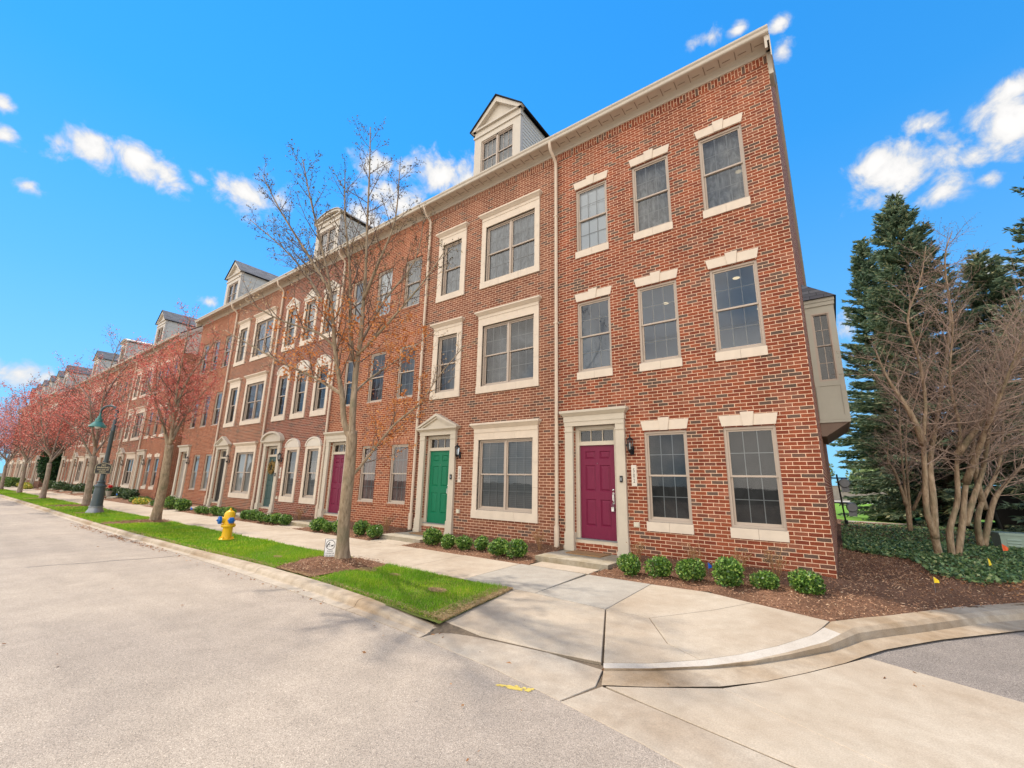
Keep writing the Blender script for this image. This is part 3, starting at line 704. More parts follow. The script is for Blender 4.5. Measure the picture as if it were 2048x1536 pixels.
def text_mesh(name, cu, mat, parent, loc, rot, sx=1):
    """lettering as a real mesh"""
    o = D.objects.new('tmp', cu); COL.objects.link(o); bpy.context.view_layer.update()
    me = D.meshes.new_from_object(o); D.objects.remove(o); D.curves.remove(cu); me.materials.clear(); me.materials.append(mat)
    t = link(name, me, parent); t.location = loc; t.rotation_euler = rot; t.scale = (sx, 1, 1); return t

def wall_front(mb, x0, x1, z0, z1, holes, depth=.13, y=0.):
    xs = sorted({x0, x1, *[h[0] for h in holes], *[h[1] for h in holes]}); zs = sorted({z0, z1, 9.93, 10.135, *[h[2] for h in holes], *[h[3] for h in holes]})
    for a, b in zip(xs, xs[1:]):
        for c, d in zip(zs, zs[1:]):
            mx, mz = (a+b)/2, (c+d)/2
            if any(h[0] < mx < h[1] and h[2] < mz < h[3] for h in holes): continue
            mb.face([(a, y, c), (b, y, c), (b, y, d), (a, y, d)], [(a, c), (b, c), (b, d), (a, d)])
    for a, b, c, d in holes:
        for q in ([(a, 0, c), (a, 0, d), (a, depth, d), (a, depth, c)], [(b, 0, d), (b, 0, c), (b, depth, c), (b, depth, d)], [(a, 0, d), (b, 0, d), (b, depth, d), (a, depth, d)], [(b, 0, c), (a, 0, c), (a, depth, c), (b, depth, c)]):
            mb.face([(x, y+yy, z) for x, yy, z in q], [(x+yy, z) for x, yy, z in q])

def window(root, x0, x1, z0, z1, cols, blind, far=False, lights=1, y=.0, rows=2, name='window', glassx=None):
    """sash window filling the opening: outer frame, upper and lower sash; sub-parts: glass, grid, what hangs behind it"""
    f = MB(); g = MB(); gr = MB(); bl = MB()
    f.frame(x0, x1, z0, z1, .045, y+.035, y+.125)
    n = lights; mw = .06 if n > 1 else 0
    iw = (x1-x0-.09-mw*(n-1))/n; zm = (z0+z1)/2
    for i in range(n):
        a = x0+.045+i*(iw+mw); b = a+iw
        if i: f.box(a-mw, a, y+.04, y+.125, z0+.045, z1-.045)
        f.frame(a, b, zm-.012, z1-.045, .034, y+.062, y+.09)                # upper sash
        f.frame(a, b, z0+.045, zm+.022, .036, y+.0905, y+.12, wb=.05)       # lower sash, further in
        for (c, d, yy, sw) in ((zm+.022, z1-.079, y+.076, .034), (z0+.095, zm-.014, y+.105, .036)):
            g.face([(a+sw, yy, c), (b-sw, yy, c), (b-sw, yy, d), (a+sw, yy, d)])
            for k in range(1, cols): x = a+sw+(b-a-2*sw)*k/cols; gr.box(x-.007, x+.007, yy+.004, yy+.010, c, d)
            for k in range(1, rows): z = c+(d-c)*k/rows; gr.box(a+sw, b-sw, yy+.0035, yy+.0105, z-.007, z+.007)
    w = f.build(name, M['vinyl'], root)
    g.build('glass', M['glass'], w)
    if not far: gr.build('window_grid', M['grille'], w)
    if blind:
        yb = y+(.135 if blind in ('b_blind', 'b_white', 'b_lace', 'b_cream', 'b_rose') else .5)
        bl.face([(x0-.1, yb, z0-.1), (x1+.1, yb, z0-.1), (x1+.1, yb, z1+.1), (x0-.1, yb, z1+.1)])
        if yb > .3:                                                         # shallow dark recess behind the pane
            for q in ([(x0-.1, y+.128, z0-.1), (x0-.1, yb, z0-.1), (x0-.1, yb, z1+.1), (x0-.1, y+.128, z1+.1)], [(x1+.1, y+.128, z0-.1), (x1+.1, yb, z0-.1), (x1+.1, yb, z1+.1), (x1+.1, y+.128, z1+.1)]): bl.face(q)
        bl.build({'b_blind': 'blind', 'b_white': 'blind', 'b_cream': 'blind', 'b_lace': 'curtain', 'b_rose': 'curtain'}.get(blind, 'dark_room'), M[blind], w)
    return w
def block_row(mb, x0, x1, z0, z1, y0, y1, n, gap=.004):
    """a band of n stone blocks with thin joints"""
    s = (x1-x0)/n
    for i in range(n): mb.box(x0+i*s+(gap if i else 0), x0+(i+1)*s, y0, y1, z0, z1)
def keystone_lintel(w, cx, hw, z):
    m = MB(); a = hw+.03; t = .20
    m.prism([(cx-a+.02, z), (cx-.082, z), (cx-.107, z+t), (cx-a-.025, z+t)], -.022, .05)
    m.prism([(cx+.082, z), (cx+a-.02, z), (cx+a+.025, z+t), (cx+.107, z+t)], -.022, .05)
    m.prism([(cx-.078, z-.008), (cx+.078, z-.008), (cx+.112, z+t+.05), (cx-.112, z+t+.05)], -.04, .05)
    m.build('lintel', M['stone'], w)
def stone_sill(w, x0, x1, z0, z1, n=2):
    m = MB(); block_row(m, x0, x1, z0, z1, -.03, .06, n); m.build('sill', M['stone'], w)
def casing(w, x0, x1, z0, z1, jw, head, cap, low, mat='stone', capw=.1):
    """stone surround: jambs, head, moulded cap, sill; x0..z1 is the glass opening"""
    m = MB(); a, b = x0-jw, x1+jw
    h = (z1-z0)/3
    for k in range(3):
        for s0, s1 in ((a, x0), (x1, b)): m.box(s0, s1, -.035, .05, z0+k*h+(.004 if k else 0), z0+(k+1)*h)
    block_row(m, a, b, z1, z1+head, -.037, .05, 3 if b-a > 1.5 else 2)
    block_row(m, a-.01, b+.01, z0-low, z0, -.045, .05, 3 if b-a > 1.5 else 2)
    m.build('casing', M['stone'], w)
    if cap:
        m = MB(); z = z1+head
        m.box(a, b, -.05, .05, z, z+cap*.45); m.box(a-.01, b+.01, -.062, .05, z+cap*.45, z+cap*.8, top=capw*.75); m.box(a-capw*.85, b+capw*.85, -.062-capw*.85, .05, z+cap*.8, z+cap)
        m.build('casing_cap', M['stone'], w)
def arc_pts(cx, z, hw, rise, n=16):
    return [(cx+hw*math.cos(math.pi*i/n), z+rise*math.sin(math.pi*i/n)) for i in range(n+1)]
def soldier(mb, x0, x1, z0, z1, y=-.004):
    """a course of upright bricks standing proud of the wall"""
    for q in ([(x0, y, z0), (x1, y, z0), (x1, y, z1), (x0, y, z1)],): mb.face(q, [(p[2]-z0+.203*(0), p[0]) for p in q])
    for z in (z0, z1): mb.face([(x0, y, z), (x1, y, z), (x1, 0, z), (x0, 0, z)], [(0, p) for p in (0, 1, 1, 0)])

def door(root, cx, color, style, far=False, lantern_side=1, number=None, screen=False):
    yd = .12
    s = MB()
    # pilasters with plinths and necks
    for sx in (-1, 1):
        a = cx+sx*.62-.10; b = a+.20
        s.box(a, b, -.07, .06, .26, 2.47); s.box(a-.012, b+.012, -.085, .06, 2.47, 2.50); s.box(a, b, -.075, .06, 2.50, 2.60)
        s.box(a-.015, b+.015, -.09, .06, -.02, .25, top=0); s.box(a-.03, b+.03, -.105, .06, -.12, -.02); s.box(a-.006, b+.006, -.08, .06, .25, .262)
    s.box(cx-.725, cx+.725, -.085, .06, 2.60, 2.70); s.box(cx-.74, cx+.74, -.098, .06, 2.70, 2.83 if style == 'flat' else 2.72)
    if style == 'flat':
        s.box(cx-.75, cx+.75, -.11, .06, 2.83, 2.90, top=.06); s.box(cx-.815, cx+.815, -.175, .06, 2.90, 2.955)
    elif style == 'tri':
        s.box(cx-.75, cx+.75, -.11, .06, 2.72, 2.77, top=.06); s.box(cx-.83, cx+.83, -.175, .06, 2.77, 2.815)
        s.prism([(cx-.78, 2.815), (cx+.78, 2.815), (cx, 3.16)], -.10, .05)
        for sx in (-1, 1):
            p = [(cx+sx*.86, 2.817), (cx+sx*.74, 2.817), (cx, 3.145), (cx, 3.225)]
            s.prism(p if sx < 0 else p[::-1], -.185, .05)
            p = [(cx+sx*.72, 2.817), (cx+sx*.60, 2.817), (cx, 3.085), (cx, 3.143)]
            s.prism(p if sx < 0 else p[::-1], -.145, .05)
    else:
        s.box(cx-.75, cx+.75, -.11, .06, 2.72, 2.77, top=.06); s.box(cx-.83, cx+.83, -.175, .06, 2.77, 2.815)
        s.prism(arc_pts(cx, 2.815, .78, .30), -.10, .05)
        o = arc_pts(cx, 2.817, .86, .39); i = arc_pts(cx, 2.817, .77, .31)
        for k in range(len(o)-1): s.prism([i[k], o[k], o[k+1], i[k+1]][::1], -.185, .05)
    s.build('door_surround', M['trim'], root)
    f = MB()
    ox0, ox1 = cx-.515, cx+.515
    f.box(ox0, cx-.425, .07, .2, .15, 2.60); f.box(cx+.425, ox1, .07, .2, .15, 2.60); f.box(cx-.425, cx+.425, .07, .2, 2.52, 2.60); f.box(cx-.425, cx+.425, .075, .2, 2.165, 2.235)
    f.box(ox0, ox1, .045, .2, .06, .13); f.build('door_frame', M['trim'], root)
    th = MB(); th.box(ox0, ox1, .03, .2, .132, .152); th.build('threshold', M['metal_grey'], root)
    # six-panel leaf: panels are real recesses with raised fields
    d = MB(); x0, x1, z0, z1 = cx-.423, cx+.423, .155, 2.163; y = yd
    px = [(cx-.30, cx-.055), (cx+.055, cx+.30)]; pz = [(.42, .98), (1.16, 1.72), (1.86, 2.03)]
    holes = [(a, b, c, e) for a, b in px for c, e in pz]
    xs = sorted({x0, x1, *[v for p in px for v in p]}); zs = sorted({z0, z1, *[v for p in pz for v in p]})
    for a, b in zip(xs, xs[1:]):
        for c, e in zip(zs, zs[1:]):
            if any(h[0] <= a and b <= h[1] and h[2] <= c and e <= h[3] for h in holes): continue
            d.face([(a, y, c), (b, y, c), (b, y, e), (a, y, e)])
    for a, b, c, e in holes:
        def ring(o1, y1, o2, y2):
            A = [(a+o1, y1, c+o1), (b-o1, y1, c+o1), (b-o1, y1, e-o1), (a+o1, y1, e-o1)]; B = [(a+o2, y2, c+o2), (b-o2, y2, c+o2), (b-o2, y2, e-o2), (a+o2, y2, e-o2)]
            for k in range(4): d.face([A[k], A[(k+1) % 4], B[(k+1) % 4], B[k]])
            return B
        ring(0, y, .012, y+.016); ring(.012, y+.016, .02, y+.016); d.face(ring(.02, y+.016, .045, y+.002))
    leaf = d.build('door', M['door_'+color], root)
    if color not in ('grey',): leaf['label'] = {'maroon': 'maroon six-panel door', 'green': 'bright green six-panel door', 'teal': 'dark teal six-panel door', 'black': 'black six-panel door'}[color]
    h = MB(); hx = cx+.36
    h.lathe([(.0, .0), (.024, .0), (.024, -.012), (.012, -.02), (.012, -.035), (0, -.036)], 14, (hx, y, 1.19), axis='y')
    h.tube([(hx, y, 1.12), (hx, y-.05, 1.10), (hx, y-.055, .98), (hx, y-.01, .92)], .009, 8); h.box(hx-.02, hx+.02, y-.008, y, .90, 1.14); h.build('door_handle', M['chrome'], leaf)
    if far: 
        pk = MB(); pk.face([(cx-.425, .16, 2.235), (cx+.425, .16, 2.235), (cx+.425, .16, 2.52), (cx-.425, .16, 2.52)]); pk.build('transom', M['b_dark'], root)
    else:
        b = MB(); b.lathe([(0, 0), (.008, 0), (.008, -.006), (0, -.008)], 10, (cx, y, 1.76), axis='y'); b.build('peephole', M['chrome'], leaf)
        t = MB(); t.frame(cx-.425, cx+.425, 2.235, 2.52, .022, .10, .14)
        for k in (1, 2): xx = cx-.425+.85*k/3; t.box(xx-.008, xx+.008, .105, .135, 2.257, 2.498)
        t = t.build('transom', M['trim'], root)
        g = MB(); g.face([(cx-.41, .125, 2.25), (cx+.41, .125, 2.25), (cx+.41, .125, 2.505), (cx-.41, .125, 2.505)]); g.build('glass', M['glass'], t)
        k = MB(); k.face([(cx-.5, .34, 2.1), (cx+.5, .34, 2.1), (cx+.5, .34, 2.65), (cx-.5, .34, 2.65)]); k.build('dark_room', M['b_dark'], t)
    back = MB(); back.face([(cx-.515, .205, .05), (cx+.515, .205, .05), (cx+.515, .205, 2.165), (cx-.515, .205, 2.165)]); back.build('door_backing', M['soil'], root)
    # step
    st = MB(); c = cx
    st.box(c-.78, c+.78, -1.21, -.002, -.34, -.105); 
    o = st.build('front_step', M['step'], root)
    bv = o.modifiers.new('b', 'BEVEL'); bv.width = .018; bv.segments = 2
    # wall lantern
    lx = cx+.62+.10+.13*lantern_side if lantern_side > 0 else cx-.85
    lx = cx+.86
    l = MB(); n = 6
    l.lathe([(0, 2.345), (.012, 2.34), (.016, 2.31), (.01, 2.295), (.02, 2.285), (.075, 2.235), (.078, 2.225), (.0, 2.222)], n, (lx, -.12, 0))
    for k in range(n):
        a = 2*math.pi*k/n; l.tube([(lx+.07*math.cos(a), -.12+.07*math.sin(a), 2.225), (lx+.052*math.cos(a), -.12+.052*math.sin(a), 2.02)], .004, 4)
    l.lathe([(0, 2.02), (.056, 2.02), (.05, 2.0), (.03, 1.975), (.02, 1.955), (0, 1.945)], n, (lx, -.12, 0))
    l.tube([(lx, -.12, 1.965), (lx, -.09, 1.92), (lx, -.05, 1.93), (lx, -.02, 2.0), (lx, 0, 2.03)], .012, 6); l.box(lx-.04, lx+.04, -.012, 0, 1.93, 2.1)
    l = l.build('wall_lantern', M['metal_black'], root)
    if not far:
        g = MB(); g.lathe([(.05, 2.02), (.067, 2.225)], n, (lx, -.12, 0)); g.build('lantern_glass', M['glass'], l)
        g = MB(); g.lathe([(.0, 2.03), (.017, 2.035), (.017, 2.12), (.008, 2.17), (0, 2.18)], 10, (lx, -.12, 0)); g.build('bulb', M['white_plastic'], l)
        p = MB(); nx = lx+.02; p.box(nx-.055, nx+.055, -.014, 0, 1.285, 1.715); p = p.build('number_plaque', M['stone_white'], root)
        if number:
            for k, ch in enumerate(number):
                cu = D.curves.new('digit', 'FONT'); cu.body = ch; cu.size = .115; cu.align_x = 'CENTER'; cu.align_y = 'CENTER'; cu.extrude = .001; cu.space_character = 1
                text_mesh('digit', cu, M['number'], p, (nx, -.0165, 1.60-.105*k), (R(90), 0, 0), .72)
        o = MB(); o.box(cx+.84, cx+.955, -.035, 0, .48, .575); o.box(cx+.855, cx+.94, -.045, -.035, .49, .565); o.build('outlet_cover', M['almond'], root)
        b = MB(); b.box(cx+.60, cx+.655, -.098, -.07, 1.36, 1.49); b = b.build('doorbell', M['metal_black'], root)
        q = MB(); q.box(cx+.612, cx+.643, -.101, -.098, 1.39, 1.455); q.build('doorbell_lens', M['metal_grey'], b)
    return cx

def dormer(root, cx, kind, far=False):
    """roof dormer: clapboard cheeks, framed window, gable or barrel roof"""
    yf = .35; hw = .93; zt = 12.88; zb = EAVE+PITCH*(yf+.4)-.1
    roofz = lambda y: EAVE+PITCH*(y+.4)
    yback = lambda z: (z-EAVE)/PITCH-.4
    b = MB()
    n = 16 if not far else 5
    for sx in (-1, 1):                                    # lapped boards
        x = cx+sx*hw; z = zb; st = (zt-zb)/n
        for k in range(n):
            z0, z1 = zb+k*st, zb+(k+1)*st; y1 = yback(z1)+.05
            q = [(x+sx*.014, yf, z0), (x+sx*.014, y1, z0), (x, y1, z1), (x, yf, z1)]; b.face(q if sx > 0 else q[::-1])
            q = [(x, yf, z0), (x, y1, z0), (x+sx*.014, y1, z0), (x+sx*.014, yf, z0)]; b.face(q)
    ye = yback(zb+st)+.05; b.face([(cx-hw-.014, yf, zb), (cx+hw+.014, yf, zb), (cx+hw+.014, ye, zb), (cx-hw-.014, ye, zb)])
    dm = b.build('dormer', M['siding'], root)
    f = MB(); ww = .66; z0w, z1w = 11.02, 12.42
    f.box(cx-hw-.02, cx-ww, yf-.03, yf+.1, zb, zt); f.box(cx+ww, cx+hw+.02, yf-.03, yf+.1, zb, zt); f.box(cx-ww, cx+ww, yf-.03, yf+.1, z1w, zt); f.box(cx-ww, cx+ww, yf-.03, yf+.1, zb, z1w-1.4)
    f.box(cx-hw-.05, cx+hw+.05, yf-.07, yf+.1, zt-.26, zt-.2); f.box(cx-hw-.06, cx+hw+.06, yf-.10, yf+.1, zt, zt+.06)
    r = MB(); yb = 5.2
    if kind == 'gable':
        za = 13.86; e = hw+.15; t = .035
        f.prism([(cx-hw, zt+.06), (cx+hw, zt+.06), (cx, za-.12)], yf+.02, yf+.08)
        for sx in (-1, 1):                                # raking boards
            p = [(cx+sx*(e-.02), zt-.0), (cx+sx*(e-.20), zt-.0), (cx, za-.26), (cx, za-.06)]; f.prism(p if sx < 0 else p[::-1], yf-.12, yf+.02)
            A = [(cx+sx*e, zt+.0), (cx, za-.05)]; sl = (za-.05-zt)/e
            ye = yback(zt)
            q = [(cx+sx*e, yf-.17, zt+.02), (cx, yf-.17, za), (cx, yb, za), (cx+sx*e, ye+.4, zt+.02)]
            u = [(0, 0), (0, 1.45), (yb, 1.45), (ye, 0)]
            r.face(q, u); q2 = [(x, y, z-t) for x, y, z in q]; r.face(q2[::-1]); r.face([q[0], q2[0], q2[1], q[1]]); r.face([q[3], q2[3], q2[0], q[0]])
            g = MB()
    else:
        za = 13.22; e = hw+.14; o = arc_pts(cx, zt+.04, e, za-zt, 20); i = arc_pts(cx, zt+.04, e-.14, za-zt-.11, 20); c = arc_pts(cx, zt+.06, hw-.05, za-zt-.16, 20)
        f.prism(c, yf+.02, yf+.08)
        for k in range(20):
            f.prism([i[k], o[k], o[k+1], i[k+1]], yf-.12, yf+.02)
            y1 = yback(o[k][1])+.4; y2 = yback(o[k+1][1])+.4
            r.face([(o[k][0], yf-.16, o[k][1]+.03), (o[k+1][0], yf-.16, o[k+1][1]+.03), (o[k+1][0], y2+.4, o[k+1][1]+.03), (o[k][0], y1+.4, o[k][1]+.03)])
            r.face([(o[k][0], yf-.16, o[k][1]), (o[k+1][0], yf-.16, o[k+1][1]), (o[k+1][0], yf-.16, o[k+1][1]+.03), (o[k][0], yf-.16, o[k][1]+.03)])
    f.build('dormer_front', M['trim_light'], dm)
    r.build('dormer_roof', M['shingle'] if kind == 'gable' else M['trim_light'], dm)
    w = MB(); w.frame(cx-ww, cx+ww, z0w, z1w, .04, yf+.0, yf+.09); w.box(cx-.03, cx+.03, yf+.0, yf+.09, z0w, z1w)
    for sx in (-1, 1):
        a, c = (cx-ww+.04, cx-.03) if sx < 0 else (cx+.03, cx+ww-.04); zm = (z0w+z1w)/2
        w.frame(a, c, zm-.01, z1w-.04, .03, yf+.03, yf+.06); w.frame(a, c, z0w+.04, zm+.02, .03, yf+.0601, yf+.085)
        if not far:
            for k in (1, 2): x = a+(c-a)*k/3; w.box(x-.006, x+.006, yf+.05, yf+.055, z0w, z1w)
    w.build('dormer_window', M['vinyl'], dm)
    g = MB(); g.face([(cx-ww, yf+.062, z0w), (cx+ww, yf+.062, z0w), (cx+ww, yf+.062, z1w), (cx-ww, yf+.062, z1w)]); g.build('glass', M['glass'], dm)
    g = MB(); g.face([(cx-ww-.05, yf+.16, z0w-.05), (cx+ww+.05, yf+.16, z0w-.05), (cx+ww+.05, yf+.16, z1w+.05), (cx-ww-.05, yf+.16, z1w+.05)]); g.build('curtain', M['b_lace'], dm)

def townhouse(xr, y0, kind, mat, color, label, dorm=None, far=0, end_right=False, end_left=False, number=None, blinds=None, group=None, w=W, style=None, spout=True):
    root = empty('townhouse', (xr, y0, 0), label, 'townhouse', group)
    Bm = M[mat]
    bl = blinds or {}
    rnd = random.Random(int(-xr*10)); pick = lambda fl, i: bl.get((fl, i)) or bl.get(fl) or rnd.choice(['b_dark', 'b_slate', 'b_lace', 'b_blind', 'b_slate'])
    cx = DOORX[kind]; holes = [(cx-.515, cx+.515, .06, 2.60)]
    fl = {1: (.60, 2.40), 2: (3.87, 5.64), 3: (7.00, 8.78)}
    wins = []
    cs = {'A': [-1.03, -2.55, -4.06], 'C': [-.80, -2.33, -3.85], 'D': [-.82, -2.36, -3.92]}
    for f in (1, 2, 3):
        z0, z1 = fl[f]
        if kind == 'B':
            wins.append((f, 0, -2.45, -.70, z0, z1, 2))
            if f > 1: wins.append((f, 1, -4.24, -3.44, z0, z1, 1))
        else:
            hw = {'A': .43, 'C': .41, 'D': .39}[kind]
            for i, c in enumerate(cs[kind][:2 if f == 1 else 3]): wins.append((f, i, c-hw, c+hw, z0, z1, 1))
    holes += [(a, b, c, d) for _, _, a, b, c, d, _ in wins]
    m = MB()
    ztop = EAVE-.03
    wall_front(m, -w, 0, -.35, ztop, holes)
    soldier(m, -w, 0, 9.93, 10.135)
    if kind == 'C':
        for _, _, a, b, c, d, _ in wins:
            soldier(m, a-.05, b+.05, d, d+.215, -.006)
            for q in ([(a-.04, -.02, c-.075), (b+.04, -.02, c-.075), (b+.04, -.02, c), (a-.04, -.02, c)], [(a-.04, -.02, c), (b+.04, -.02, c), (b+.04, .05, c+.005), (a-.04, .05, c+.005)]): m.face(q, [(p[2], p[0]) for p in q])
    ridge = EAVE+PITCH*(DEPTH/2+.4)
    for x, on in ((0, end_right), (-w, end_left)):
        if on:
            for a, b in ((0, DEPTH/2), (DEPTH/2, DEPTH)):
                za, zb = (EAVE+PITCH*.3, ridge-.1) if a == 0 else (ridge-.1, EAVE+PITCH*.3)
                q = [(x, a, -.35), (x, b, -.35), (x, b, zb), (x, a, za)]; m.face(q if x == 0 else q[::-1], [(p[1], p[2]) for p in (q if x == 0 else q[::-1])])
    m.face([(0, 0, -.35), (-w, 0, -.35), (-w, DEPTH, -.35), (0, DEPTH, -.35)])
    m.face([(0, DEPTH, -.35), (-w, DEPTH, -.35), (-w, DEPTH, ztop), (0, DEPTH, ztop)], [(0, 0), (w, 0), (w, 10), (0, 10)])
    m.build('wall', Bm, root)
    for f, i, a, b, c, d, nl in wins:
        wd = window(root, a, b, c, d, 3, None if (xr == 0 and f in (2, 3) and y0 == 0 and not (f == 3 and i == 2)) else pick(f, i), far > 0, nl)
        mx = (a+b)/2
        if kind == 'A':
            keystone_lintel(wd, mx, (b-a)/2, d+.02); stone_sill(wd, a-.015, b+.015, c-.175, c)
        elif kind == 'B':
            if f == 1: casing(wd, a, b, c, d, .15, .19, .25, .21)
            else: casing(wd, a, b, c, d, .15 if nl > 1 else .19, .22, .2, .19)
        elif kind == 'C' and far < 2:
            s = MB(); s.box(a+.0, b-.0, -.005, .034, c, c+.03); s.build('sill', M['vinyl'], wd)
        elif kind == 'D':
            casing(wd, a, b, c, d, .15, .10, 0, .21)
            t = MB()
            if f < 3:
                t.prism(arc_pts(mx, d+.10, .53, .33, 18), -.05, .04); o = arc_pts(mx, d+.10, .55, .36, 18); n_ = arc_pts(mx, d+.10, .49, .30, 18)
                for k in range(18): t.prism([n_[k], o[k], o[k+1], n_[k+1]], -.075, .04)
            else:
                t.box(mx-.56, mx+.56, -.07, .04, d+.10, d+.16); t.prism([(mx-.52, d+.16), (mx+.52, d+.16), (mx, d+.46)], -.05, .04)
                for sx in (-1, 1):
                    p = [(mx+sx*.58, d+.16), (mx+sx*.48, d+.16), (mx, d+.44), (mx, d+.52)]; t.prism(p if sx < 0 else p[::-1], -.08, .04)
            t.build('window_pediment', M['stone_white'], wd)
    door(root, cx, color, style or {'A': 'flat', 'B': 'tri', 'C': 'flat', 'D': 'arch'}[kind], far > 0, 1, number)
    # cornice: frieze, bed mould, soffit; gutter in front of it
    c = MB(); xe0, xe1 = (-w-.09 if end_left else -w), (.09 if end_right else 0)
    c.sweepx([(.02, 10.135), (-.03, 10.135), (-.03, 10.155), (-.022, 10.16), (-.022, 10.225), (-.05, 10.25), (-.085, 10.262), (-.09, 10.27), (-.335, 10.275), (-.335, 10.262), (-.36, 10.262), (-.36, 10.33), (.02, 10.33)], xe0, xe1)
    c.build('cornice', M['trim_light'], root)
    if far < 2:
        v = MB(); n = int(w/.31)
        for k in range(n): x = -w+.15+k*.31; v.box(x-.007, x+.007, -.325, -.10, 10.264, 10.2725); v.box(x+.05, x+.21, -.20, -.185, 10.266, 10.2735)
        v.build('soffit_vents', M['vent'], root)
    g = MB(); g.sweepx([(-.362, 10.25), (-.40, 10.25), (-.425, 10.262), (-.435, 10.285), (-.44, 10.32), (-.468, 10.35), (-.474, 10.385), (-.46, 10.39), (-.455, 10.375), (-.362, 10.375)], xe0, xe1); g.build('gutter', M['trim_light'], root)
    # roof
    r = MB(); zr = EAVE+PITCH*(DEPTH/2+.4)
    a0, a1 = (-w-.09 if end_left else -w), (.085 if end_right else 0)
    for q, u in (([(a0, -.40, EAVE+.07), (a1, -.40, EAVE+.07), (a1, DEPTH/2, zr+.07), (a0, DEPTH/2, zr+.07)], 1), ([(a1, DEPTH+.4, EAVE+.07), (a0, DEPTH+.4, EAVE+.07), (a0, DEPTH/2, zr+.07), (a1, DEPTH/2, zr+.07)], 1)):
        r.face(q, [(0, 0), (w, 0), (w, 9.2), (0, 9.2)]); q2 = [(x, y, z-.06) for x, y, z in q]; r.face(q2[::-1]); r.face([q[1], q2[1], q2[2], q[2]]); r.face([q[0], q[3], q2[3], q2[0]])
    r.build('roof', M['shingle'], root)
    if end_right or end_left:
        k = MB()
        for x, on, s in ((0, end_right, 1), (-w, end_left, -1)):
            if not on: continue
            for ya, yb in ((-.36, DEPTH/2), (DEPTH+.36, DEPTH/2)):
                za = EAVE+.01; zb = EAVE+PITCH*(DEPTH/2+.4)+.01
                for (t0, t1, z0, z1) in ((.0, .045, -.36, -.02), (.045, .08, -.20, .005)):
                    A = [(x+s*t0, ya, za+z0), (x+s*t1, ya, za+z0), (x+s*t1, ya, za+z1), (x+s*t0, ya, za+z1)]; B = [(p[0], yb, p[2]+zb-za) for p in A]
                    for i in range(4): k.face([A[i], A[(i+1) % 4], B[(i+1) % 4], B[i]])
                    k.face(A); k.face(B[::-1])
        k.build('rake_board', M['trim_light'], root)
    if spout:
        d = MB(); x = -w+.0
        d.tube([(x, -.40, 10.27), (x, -.40, 10.17), (x, -.36, 10.06), (x, -.13, 9.90), (x, -.075, 9.82), (x, -.07, 9.6), (x, -.07, .36)], .042, 8); d.tube([(x, -.075, .38), (x, -.075, .355), (x, -.075, -.10), (x, -.08, -.18)], .062, 10)
        for z in (2.2, 5.2, 8.2): d.box(x-.055, x+.055, -.115, 0, z, z+.03)
        d.build('downspout', M['spout'], root, True)
    if dorm: dormer(root, -2.45, dorm, far > 0)
    return root

